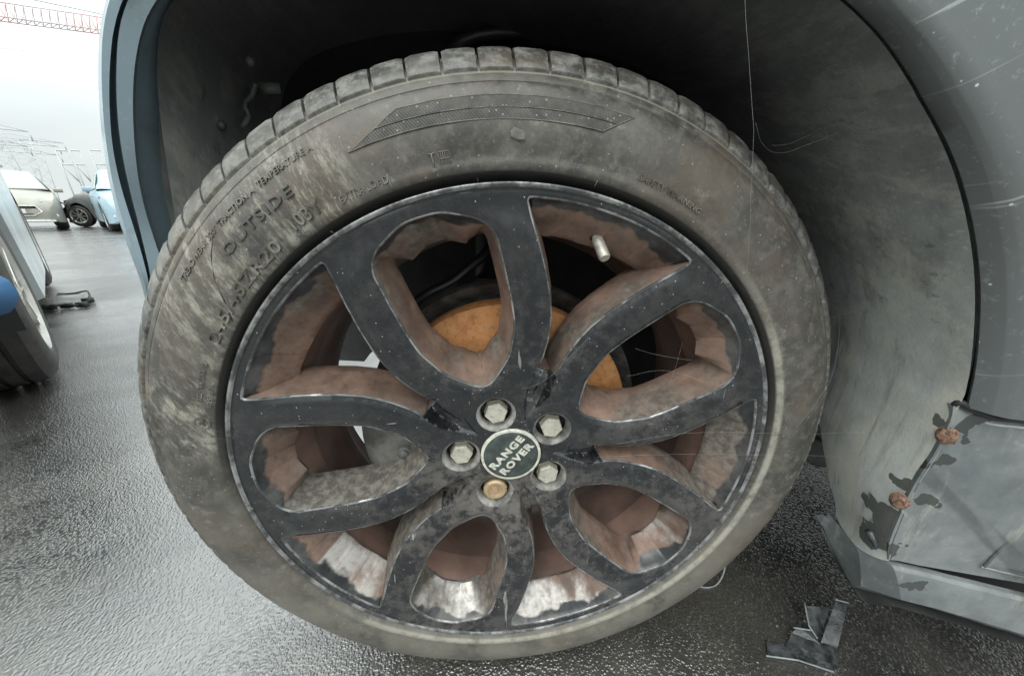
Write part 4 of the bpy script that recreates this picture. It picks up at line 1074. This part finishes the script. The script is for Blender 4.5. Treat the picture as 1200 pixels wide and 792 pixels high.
# ================================================================== debris, wire and silk near the wheel
def build_shard():
    root = empty('plastic_shard', ground(955, 745)); tag(root, 'broken angular piece of grey black plastic lying on the asphalt right of the tyre', 'debris')
    inv = Matrix.Translation(-root.location)
    def slab(name, px, h0, h1, th=.003, lab=None):
        bm = bmesh.new(); top = [];
        for (u, v, h) in px: top.append(ground(u, v, h))
        a = [bm.verts.new(p - root.location) for p in top]; b = [bm.verts.new(p - root.location - Vector((0, 0, th))) for p in top]
        bm.faces.new(a); bm.faces.new(b[::-1])
        for i in range(len(a)): j = (i + 1) % len(a); bm.faces.new((a[i], b[i], b[j], a[j]))
        bmesh.ops.recalc_face_normals(bm, faces=bm.faces)
        bmesh.ops.triangulate(bm, faces=bm.faces[:]); bmesh.ops.subdivide_edges(bm, edges=bm.edges[:], cuts=3, use_grid_fill=True)
        for v_ in bm.verts: v_.co += Vector((.25, .25, 1)) * .0032 * mn.noise(v_.co * 75 + Vector((len(name), 0, 0)))
        bmobj(name, bm, M['shard'], root, False)
    slab('base_plate', [(898, 750, .006), (921, 757, .004), (928, 740, .010), (936, 735, .016), (950, 736, .016), (962, 755, .010), (975, 758, .006), (983, 778, .005), (977, 786, .004), (950, 776, .004), (900, 767, .004)], 0, 0)
    slab('upright_fin', [(980, 702, .045), (994, 705, .045), (982, 757, .010), (962, 752, .010)], 0, 0)
    slab('torn_wing', [(943, 710, .030), (973, 710, .028), (967, 728, .012), (961, 750, .010), (948, 735, .016)], 0, 0)
    rc = random.Random(5)
    for k in range(9):
        u, v = 955 + rc.uniform(-75, 60), 745 + rc.uniform(-35, 38); bm = bmesh.new(); p = ground(u, v, .0015) - root.location; sz = rc.uniform(.0012, .0035)
        bmesh.ops.create_icosphere(bm, subdivisions=1, radius=sz, matrix=Matrix.Translation(p) @ Matrix.Diagonal((1, rc.uniform(.4, .9), .5, 1)))
        for v_ in bm.verts: v_.co += mn.noise_vector(v_.co * 400) * sz * .5
        bmobj('plastic_crumb', bm, M['shard'] if k % 3 else M['shard_edge'], root, False)
    for px in ([(943, 706, .034), (948, 733, .018), (958, 748, .012)], [(930, 735, .018), (950, 738, .018)], [(898, 768, .006), (935, 773, .006), (977, 787, .006)], [(979, 702, .047), (994, 706, .046)]):
        bm = bmesh.new(); tube(bm, [ground(*p) - root.location for p in px], .0011, 6); bmobj('torn_rib', bm, M['shard_edge'], root)
M['shard_edge'] = plain('whitened plastic edge', (.26, .28, .28), .35, 0, .3, 60)
build_shard()
def build_wire():
    bm = bmesh.new(); P = [ground(u, v, h) for u, v, h in ((812, 683, .002), (825, 688, .002), (838, 686, .004), (846, 676, .012), (850, 662, .02), (851, 652, .02))]
    o0 = P[0].copy(); tube(bm, [p - o0 for p in catmull(P, 24)], .0012, 6)
    o = bmobj('bent_wire', bm, M['shard_edge']); o.location = o0; tag(o, 'small bent loop of grey wire on the asphalt just behind the tyre', 'wire')
build_wire()
def build_silk():
    P0 = at(880, 240, -.03); root = empty('spider_web', P0); tag(root, 'loose strands of spider silk strung from the arch across the tyre and spokes', 'spider web')
    strands = [[(872, -10, -.05), (884, 145, -.045), (880, 260, -.035), (875, 320, -.03)], [(884, 145, -.045), (922, 172, 0), (1070, 112, -.01)],
               [(960, 375, .02), (1010, 358, .02), (1100, 335, -.03)], [(722, 520, -.02), (820, 503, -.02), (960, 505, 0), (1108, 500, -.04)],
               [(700, 535, -.02), (790, 529, -.02), (930, 530, 0), (985, 535, 0)], [(745, 408, .0), (775, 412, .01), (812, 422, -.01)], [(735, 440, .02), (780, 430, .02), (830, 448, 0)],
               [(800, 402, 0), (784, 452, .02)], [(612, 455, -.01), (640, 440, .0), (690, 395, -.01)], [(930, 505, -.01), (975, 440, 0), (985, 380, .03)], [(797, 52, .12), (803, 20, .12)], [(905, 170, -.01), (960, 150, .02)]]
    for s in strands:
        bm = bmesh.new(); tube(bm, [q_ + Vector((0, 0, -.004)) * sin(pi * i_ / 24) + .0006 * mn.noise_vector(q_ * 60) for i_, q_ in enumerate(catmull([at(*p) - P0 for p in s], 24))], .00006, 4); bmobj('silk_strand', bm, M['thread'], root)
build_silk()
def build_loop():
    c = ground(82, 352); root = empty('trim_strip', c); tag(root, 'curled black strip of torn trim lying on the wet asphalt between the cars', 'debris')
    bm = bmesh.new(); P = [ground(u, v, h) for u, v, h in ((54, 360, .02), (62, 358, .04), (74, 357, .03), (90, 358, .02), (100, 355, .02), (105, 350, .04), (104, 343, .06), (100, 341, .05), (85, 344, .03), (68, 344, .02))]
    tube(bm, [p - c for p in catmull(P, 40)], lambda t: .009 if t < .6 else .005, 6); bmobj('strip', bm, M['black'], root)
    for k, (u, v) in enumerate(((58, 360), (78, 358), (96, 357), (103, 352))):
        bm = bmesh.new(); box(bm, ground(u, v, .02) - c, (.05, .03, .03)); bmobj('clip', bm, M['black'], root)
    bm = bmesh.new(); P = [ground(u, v, .02) for u, v in ((66, 346), (78, 345), (92, 344), (97, 341))]; tube(bm, [p - c for p in P], .005, 6); bmobj('strip', bm, M['steel'], root)
build_loop()

# ================================================================== other cars
def lathe_wheel(parent, pos, R, W, rot, side=1, spokes=8, cap=None):
    root = bpy.data.objects.new('wheel', None); COL.objects.link(root); root.parent = parent; root.location = pos; root.rotation_euler = (0, 0, rot)
    n = 40; bm = bmesh.new()
    prof = [(.66, .40), (.70, .5), (.80, .52), (.92, .46), (.985, .36), (1, .2), (.97, .19), (.97, .15), (1, .14), (1, -.0), (.97, -.01), (.97, -.05), (1, -.06), (1, -.3), (.985, -.36), (.92, -.46), (.8, -.52), (.66, -.45)]
    grid_mesh(bm, [[(r * R * cos(2 * pi * t / n), -side * z * W, r * R * sin(2 * pi * t / n)) for t in range(n)] for r, z in prof], True)
    bmesh.ops.recalc_face_normals(bm, faces=bm.faces); auto(bmobj('tyre', bm, M['tyre'], root))
    bm = bmesh.new()
    grid_mesh(bm, [[(r * R * cos(2 * pi * t / n), -side * z * W, r * R * sin(2 * pi * t / n)) for t in range(n)] for r, z in ((.70, .46), (.665, .50), (.62, .44), (.60, .2), (.6, -.3))], True)
    for k in range(spokes):
        a = 2 * pi * k / spokes; box(bm, Vector((.34 * R * cos(a), -side * .36 * W, .34 * R * sin(a))), (.58 * R, .12 * W, .10 * R), Matrix.Rotation(-a, 3, 'Y'), .008)
    grid_mesh(bm, [[(r * R * cos(2 * pi * t / 20), -side * z * W, r * R * sin(2 * pi * t / 20)) for t in range(20)] for r, z in ((.18, .25), (.17, .44), (.001, .46))], True)
    auto(bmobj('rim', bm, M['alloy'], root))
    bm = bmesh.new(); grid_mesh(bm, [[(r * R * cos(2 * pi * t / 24), -side * .05 * W, r * R * sin(2 * pi * t / 24)) for t in range(24)] for r in (.5, .001)], True); bmobj('brake_disc', bm, M['iron2'], root)
    return root
def build_car(name, label, loc, heading, paint, Lc=4.2, Wd=1.76, H=1.47, wr=.315, crumple=0, plate=None, group=None, lift=0):
    """x forward = heading; origin on the ground at the centre"""
    root = empty(name, loc); root.rotation_euler = (0, 0, heading); tag(root, label, 'car', group)
    hw = Wd / 2; xf = Lc / 2
    # side profile stations: x, belt z, lower z, half width
    st = [(xf, .50, .28, .72), (xf - .06, .68, .20, .86), (xf - .25, .80, .18, .95), (xf - .6, .90, .18, .99), (xf - 1.15, .99, .20, 1), (xf - 1.9, 1.0, .2, 1), (-.4, 1.0, .2, 1), (-xf + .8, 1.02, .22, .98), (-xf + .25, 1.0, .25, .9), (-xf + .04, .9, .32, .8), (-xf, .6, .36, .72)]
    bm = bmesh.new(); rows = []; rnd = random.Random(3)
    N = 44
    def s_at(x):
        xs = [s[0] for s in st][::-1]
        return [interp(x, xs, [s[k] for s in st][::-1]) for k in (1, 2, 3)]
    fx = xf - .82; rx = -xf + .75
    for i in range(N + 1):
        x = xf - Lc * (i / N); b, lo, wf = s_at(x); y = hw * wf
        # arch cut: raise lower edge over the wheels
        for ax in (fx, rx):
            d = abs(x - ax)
            if d < wr * 1.22: lo = max(lo, wr + math.sqrt(max(0, (wr * 1.2) ** 2 - d * d)))
        if x > fx + .25: lo += lift
        lo = min(lo, b - .12)
        sec = [(-y + .05, lo), (-y, lo + .02), (-y * 1.0, (lo + b) / 2), (-y * .985, b - .08), (-y * .93, b - .01), (-y * .6, b + .03), (0, b + .045)]
        sec = sec + [(-a, c) for a, c in sec[:-1][::-1]]
        row = []
        for a, c in sec:
            p = Vector((x, a, c))
            if crumple and x > xf - .9:
                k = (x - (xf - .9)) / .9 * crumple; q = mn.noise_vector(p * 3.1); p += Vector((-.45 * k + q.x * .25 * k, q.y * .18 * k, q.z * .22 * k - .05 * k))
            row.append(p)
        rows.append(row)
    V = grid_mesh(bm, rows); bm.faces.new(V[0][::-1]); bm.faces.new(V[-1])
    auto(bmobj('body', bm, paint, root), 35)
    # greenhouse
    gx = [(xf - 1.05, .985, .985, .90), (xf - 1.75, 1.42 * H / 1.47, .99, .72), (xf - 2.0, H, .99, .70), (0 - .3, H, 1.0, .70), (-xf + .75, H - .06, 1.0, .70), (-xf + .12, 1.06, 1.0, .78)]
    bm = bmesh.new(); rows = []
    for i in range(25):
        x = gx[0][0] + (gx[-1][0] - gx[0][0]) * i / 24
        top = interp(-x, [-g[0] for g in gx], [g[1] for g in gx]); yw = interp(-x, [-g[0] for g in gx], [g[3] for g in gx]) * hw
        rows.append([(x, -hw * .93, .98), (x, -hw * .90, 1.02), (x, -yw - .04 * (top < 1.2), max(1.02, top - .07)), (x, -yw * .86, max(1.025, top - .01)), (x, 0, max(1.03, top + .02)), (x, yw * .86, max(1.025, top - .01)), (x, yw, max(1.02, top - .07)), (x, hw * .90, 1.02), (x, hw * .93, .98)])
    grid_mesh(bm, rows); auto(bmobj('cabin', bm, paint, root), 30)
    # glass
    def quad(nm, pts, mat):
        bm = bmesh.new(); a = [bm.verts.new(Vector(p)) for p in pts]; bm.faces.new(a); 
        bm.normal_update(); bm.faces.ensure_lookup_table(); nn = bm.faces[0].normal.copy()
        c_ = sum((v.co for v in a), Vector()) / len(a)
        if nn.dot(c_ - Vector((0, 0, .9))) < 0: nn = -nn
        t_ = [bm.verts.new(v.co + nn * .014) for v in a]; bm.faces.new(t_)
        for i in range(len(a)): bm.faces.new((a[i], a[(i + 1) % len(a)], t_[(i + 1) % len(a)], t_[i]))
        bmesh.ops.recalc_face_normals(bm, faces=bm.faces); return bmobj(nm, bm, mat, root, False)
    zt = 1.36 * H / 1.47
    ya, yb = hw * .84, hw * .66
    quad('windscreen', [(xf - 1.10, -ya, 1.035), (xf - 1.10, ya, 1.035), (xf - 1.72, yb, zt + .06), (xf - 1.72, -yb, zt + .06)], M['glass'])
    quad('rear_window', [(-xf + .14, -ya * .9, 1.12), (-xf + .14, ya * .9, 1.12), (-xf + .66, yb * .95, zt + .03), (-xf + .66, -yb * .95, zt + .03)], M['glass'])
    for s in (-1, 1):
        y0, y1 = s * hw * .915, s * hw * .745
        quad('side_window', [(xf - 1.35, y0, 1.04), (xf - 2.05, y0, 1.04), (xf - 2.05, y1, zt), (xf - 1.82, y1, zt)], M['glass'])
        quad('side_window', [(xf - 2.12, y0, 1.04), (xf - 2.95, y0, 1.04), (xf - 2.90, y1, zt), (xf - 2.12, y1, zt)], M['glass'])
        if not (crumple and s == 1):
            hx = xf - .22
            bm = bmesh.new(); rr = []
            for k in range(9):
                t = k / 8; x = hx - .42 * t + .08; y = s * hw * (.60 + .37 * t ** .7) ; h = .07 * (1 - .55 * t)
                rr.append([(x + .03, y * 1.0, .70 + .10 * t - h), (x + .07, y * 1.005 + s * .01, .70 + .10 * t), (x + .01, y, .70 + .10 * t + h)])
            grid_mesh(bm, rr); bmesh.ops.solidify(bm, geom=bm.faces[:], thickness=.02); bmobj('headlight', bm, M['lamp'], root)
        for ax in (fx, rx):
            lathe_wheel(root, (ax, s * (hw - .12), wr), wr, .21, 0, -s)
            bm = bmesh.new(); grid_mesh(bm, [[(ax + wr * 1.18 * cos(t), s * y, wr + wr * 1.18 * sin(t)) for t in [rad(-10 + 200 * k / 24) for k in range(25)]] for y in (hw - .02, hw - .3)] + [[(ax + wr * .2 * cos(t), s * (hw - .3), wr + wr * .2 * sin(t)) for t in [rad(-10 + 200 * k / 24) for k in range(25)]]]); bmobj('wheel_arch', bm, M['black'], root)
        bm = bmesh.new(); box(bm, (xf - 1.42, s * (hw + .07), 1.02), (.10, .17, .11), None, .03); (bm.free() if lift else bmobj('mirror', bm, paint, root))
        for hx_ in (xf - 1.95, xf - 2.9):
            bm = bmesh.new(); box(bm, (hx_, s * (hw * .995), .86), (.17, .03, .025), None, .008); bmobj('door_handle', bm, paint, root)
        bm = bmesh.new(); box(bm, (-xf + .12, s * hw * .78, .88), (.10, .16, .28), None, .03); bmobj('tail_light', bm, M['red'], root)
    if not crumple:
        # grille, lower grille and plate
        bm = bmesh.new(); pts = [(-.42, .60), (-.50, .47), (-.36, .36), (.36, .36), (.50, .47), (.42, .60)]
        a = [bm.verts.new((xf + .012 - .10 * abs(y) ** 2, y, z)) for y, z in pts]; bm.faces.new(a); bmesh.ops.solidify(bm, geom=bm.faces[:], thickness=.02); bmobj('grille', bm, M['black'], root, False)
        bm = bmesh.new(); tube(bm, [(xf + .03 - .10 * abs(y) ** 2, y, z) for y, z in pts + pts[:1]], .017, 6); bmobj('grille_trim', bm, M['chrome'], root)
        for z in (.41, .55):
            bm = bmesh.new(); box(bm, (xf + .022, 0, z), (.01, .7, .015)); bmobj('grille_bar', bm, M['dirt'], root)
        bm = bmesh.new(); box(bm, (xf + .04, 0, .475), (.012, .50, .11), None, .004); pl = bmobj('number_plate', bm, M['plate'], root)
        bm = bmesh.new(); box(bm, (xf + .048, .0, .475), (.002, .06, .10)); 
        bm.free()
        bm = bmesh.new(); box(bm, (xf - .0, 0, .235), (.12, 1.35, .05), None, .02); bmobj('lower_lip', bm, M['chrome'], root)
        for s in (-1, 1):
            bm = bmesh.new(); bmesh.ops.create_cone(bm, cap_ends=True, segments=20, radius1=.055, radius2=.05, depth=.03, matrix=Matrix.Translation((xf - .07, s * .70, .36)) @ Matrix.Rotation(pi / 2, 4, 'Y')); bmobj('fog_light', bm, M['lamp'], root)
    else:
        rnd = random.Random(11)
        for k in range(16):
            bm = bmesh.new(); p = Vector((xf - .45 + rnd.uniform(-.3, .2), rnd.uniform(-.8, .8), rnd.uniform(.28, .72)))
            tube(bm, [p, p + Vector((rnd.uniform(-.2, .2), rnd.uniform(-.25, .25), rnd.uniform(-.15, .15))), p + Vector((rnd.uniform(-.2, .3), rnd.uniform(-.4, .4), rnd.uniform(-.2, .2)))], rnd.uniform(.02, .06), 6)
            bmobj('torn_part', bm, rnd.choice([M['black'], M['dirt'], M['iron'], M['black']]), root)
        bm = bmesh.new(); box(bm, (xf - .65, 0, .5), (.5, 1.3, .35), None, .05); bmobj('engine', bm, M['black'], root)
    return root
def dirang(p, q): d = q - p; return math.atan2(d.y, d.x)
def place(fn_args, P, hd_, dx, dy, **kw):
    # P is the ground point of local (dx, dy)
    c_, s_ = cos(hd_), sin(hd_); o = P - Vector((dx * c_ - dy * s_, dx * s_ + dy * c_, 0))
    return build_car(*fn_args, (o.x, o.y, 0), hd_, **kw)
place(('silver_hatchback', 'champagne silver hatchback facing the camera at the far left, with number plate'), ground(22, 271), rad(-42), 2.0, 0, paint=M['silver'], H=1.52)
place(('wrecked_car', 'grey car with its front end smashed open, between the silver and the light blue cars'), ground(98, 266), rad(-172), 1.28, .85, paint=M['grey'], crumple=1.0, H=1.45)
place(('light_blue_car', 'light blue car half hidden behind the edge of the wheel arch'), ground(133, 271), rad(137 + 180), 1.28, -.80, paint=M['lblue'], H=1.55)
# near car at the left edge: line through its two visible wheels
pA, pB = Vector((-1.66, 1.04, 0)), Vector((-3.46, 2.70, 0))
hd = dirang(pB, pA); ctr = (pA + pB) / 2
nrm = Vector((cos(hd), sin(hd), 0)).cross(Vector((0, 0, 1)))  # right-hand side
root = build_car('silver_white_car', 'silver white car cut off by the left edge, its dirty tyre closest to us', (0, 0, 0), hd, M['wpaint'], Lc=4.1, H=1.46, wr=.33, lift=.30)
side = Vector((-sin(hd), cos(hd), 0))
toc = CAM - ctr; toc.z = 0
sg = 1 if side.dot(toc) > 0 else -1
off = Vector((cos(hd), sin(hd), 0)) * (-.02)
cc = ctr - side * sg * (1.76 / 2 - .02) + off
root.location = (cc.x, cc.y, 0)
def blue_bit():
    bm = bmesh.new(); T = [ground(u, v, h) for u, v, h in ((-60, 300, .5), (0, 322, .47), (20, 336, .44), (22, 352, .40), (14, 364, .36), (-10, 372, .33), (-60, 384, .3))]
    P = [at(u, v, .60) for u, v in ((-70, 285), (-10, 318), (10, 328), (21, 342), (21, 356), (12, 366), (-10, 373), (-70, 388))]
    a = [bm.verts.new(p) for p in P]; m_ = [bm.verts.new(p + Vector((-.03, .012, 0)) + (P[0] - p) * .02) for p in P]; b2 = [bm.verts.new(v.co + Vector((-.14, .06, -.02))) for v in m_]
    bm.faces.new(a)
    for q_, w_ in ((a, m_), (m_, b2)):
        for i in range(len(q_)): j = (i + 1) % len(q_); bm.faces.new((q_[i], w_[i], w_[j], q_[j]))
    bmesh.ops.recalc_face_normals(bm, faces=bm.faces)
    o = bmobj('bumper_end', bm, M['blue']); o['label'] = 'bright blue bumper end'; o.parent = root; bpy.context.view_layer.update(); o.matrix_parent_inverse = root.matrix_world.inverted()
blue_bit()

# ================================================================== skyline
def lattice(bm, p, q, w_, nseg, r, up=Vector((0, 0, 1))):
    d = (q - p); L_ = d.length; d.normalize(); s = d.cross(up).normalized() * w_; u = up * w_
    ch = [p - s * .5, p + s * .5, p + u]
    for c in ch: tube(bm, [c, c + d * L_], r, 4)
    for i in range(nseg):
        a = d * (L_ * i / nseg); m_ = d * (L_ * (i + .5) / nseg); b = d * (L_ * (i + 1) / nseg)
        for c in ch[:2]:
            tube(bm, [c + a, ch[2] + m_], r * .6, 4, False); tube(bm, [ch[2] + m_, c + b], r * .6, 4, False)
        tube(bm, [ch[0] + a, ch[1] + b], r * .6, 4, False)
def far_at(u, v, dist):
    d = ray(u, v); return CAM + d * (dist / math.hypot(d.x, d.y))
def crane():
    p, q = far_at(-260, -12, 75), far_at(330, 66, 75)
    root = empty('tower_crane', (p.x, p.y, 0)); tag(root, 'long red and white lattice crane jib crossing the sky at top left', 'crane')
    n = 9
    for i in range(n):
        a, b = p.lerp(q, i / n), p.lerp(q, (i + 1) / n); bm = bmesh.new(); lattice(bm, a - root.location, b - root.location, 1.5, 7, .06)
        bmobj('jib_section', bm, M['red'] if i % 2 == 0 else M['crane_white'], root)
    bm = bmesh.new(); tube(bm, [p - root.location, Vector((0, 0, 0))], .5, 4); bmobj('mast', bm, M['crane_white'], root)
    bm = bmesh.new(); tube(bm, [far_at(0, -8, 75) - root.location, far_at(110, 15, 75) - root.location, q - root.location], .05, 4); bmobj('tie_cable', bm, M['steel'], root)
M['crane_white'] = plain('haze pale white paint', (.62, .52, .52), .6, 0, .1, .5)  # distance haze mixed into the jib's white
crane()
def pylon(u, v0, v1, dist, name, label, wtop, wbot, arms=()):
    base = far_at(u, v0, dist); base.z = 0; top = far_at(u, v1, dist)
    root = empty(name, base); tag(root, label, 'pylon'); h = top.z; bm = bmesh.new()
    e = Vector((-sin(math.atan2(base.y, base.x)), cos(math.atan2(base.y, base.x)), 0))
    n = 7
    def w_at(t): return wbot + (wtop - wbot) * t
    f = Vector((e.y, -e.x, 0))
    for sx in (-1, 1):
        for sy in (-1, 1): tube(bm, [e * sx * w_at(0) / 2 + f * sy * w_at(0) / 2, e * sx * w_at(1) / 2 + f * sy * w_at(1) / 2 + Vector((0, 0, h))], .045, 4)
    for i in range(n):
        t0, t1 = i / n, (i + 1) / n
        for sx in (-1, 1): tube(bm, [e * sx * w_at(t0) / 2 + Vector((0, 0, h * t0)), e * -sx * w_at(t1) / 2 + Vector((0, 0, h * t1))], .025, 4, False)
        tube(bm, [e * w_at(t1) / 2 + Vector((0, 0, h * t1)), -e * w_at(t1) / 2 + Vector((0, 0, h * t1))], .025, 4, False)
    bmobj('tower', bm, M['farsteel'], root)
    for t, w_ in arms:
        bm = bmesh.new(); z = h * t
        tube(bm, [e * -w_ + Vector((0, 0, z)), e * w_ + Vector((0, 0, z))], .06, 4); tube(bm, [e * -w_ + Vector((0, 0, z)), Vector((0, 0, z + h * .06)), e * w_ + Vector((0, 0, z))], .045, 4)
        bmobj('cross_arm', bm, M['farsteel'], root)
        for s in (-1, 1):
            bm = bmesh.new(); tube(bm, [e * w_ * s + Vector((0, 0, z)), e * w_ * s + Vector((0, 0, z - 1.2))], .08, 5); bmobj('insulator', bm, M['farsteel'], root)
pylon(7, 190, 136, 90, 'lattice_pylon', 'tall leaning lattice pylon at the left edge, behind the silver car', .9, 2.8, ((.86, 3.2), (.7, 2.6)))
pylon(28, 190, 162, 110, 'lattice_pylon', 'squat twin armed pylon just right of the tall lattice pylon', 3.5, 1.5, ((.98, 5.5), (.8, 4.5)))
pylon(44, 190, 166, 110, 'lattice_pylon', 'smaller lattice pylon nearest the open steel frames', 2.2, 1.2, ((.95, 3.2),))
def frame(u0, u1, lab):
    a, b = far_at(u0, 176, 60), far_at(u1, 177, 60); base = Vector((a.x, a.y, 0)); root = empty('steel_frame', base); tag(root, lab, 'steel frame', 'open steel frames on the skyline')
    for nm, P in (('post', [a, Vector((a.x, a.y, 0))]), ('post', [b, Vector((b.x, b.y, 0))]), ('beam', [a, b]), ('beam', [a.lerp(Vector((a.x, a.y, 0)), .22), b.lerp(Vector((b.x, b.y, 0)), .22)]), ('brace', [a.lerp(Vector((a.x, a.y, 0)), .22), b.lerp(Vector((b.x, b.y, 0)), .5)])):
        bm = bmesh.new(); tube(bm, [p - base for p in P], .06, 4); bmobj(nm, bm, M['farsteel'], root)
frame(65, 79, 'leftmost of the three open steel frames above the wrecked car')
frame(82, 93, 'middle of the three open steel frames above the wrecked car')
frame(105, 118, 'rightmost open steel frame, beside the edge of the wheel arch')
def powerline():
    a, b = far_at(-60, 48, 70), far_at(200, 52, 90); bm = bmesh.new(); pts = [a.lerp(b, i / 20) - Vector((0, 0, 1.2 * (1 - (i / 10 - 1) ** 2))) for i in range(21)]
    tube(bm, [p - a for p in pts], .02, 4); o = bmobj('power_line', bm, M['farsteel']); o.location = a; tag(o, 'single thin overhead wire across the sky at top left', 'cable')
powerline()
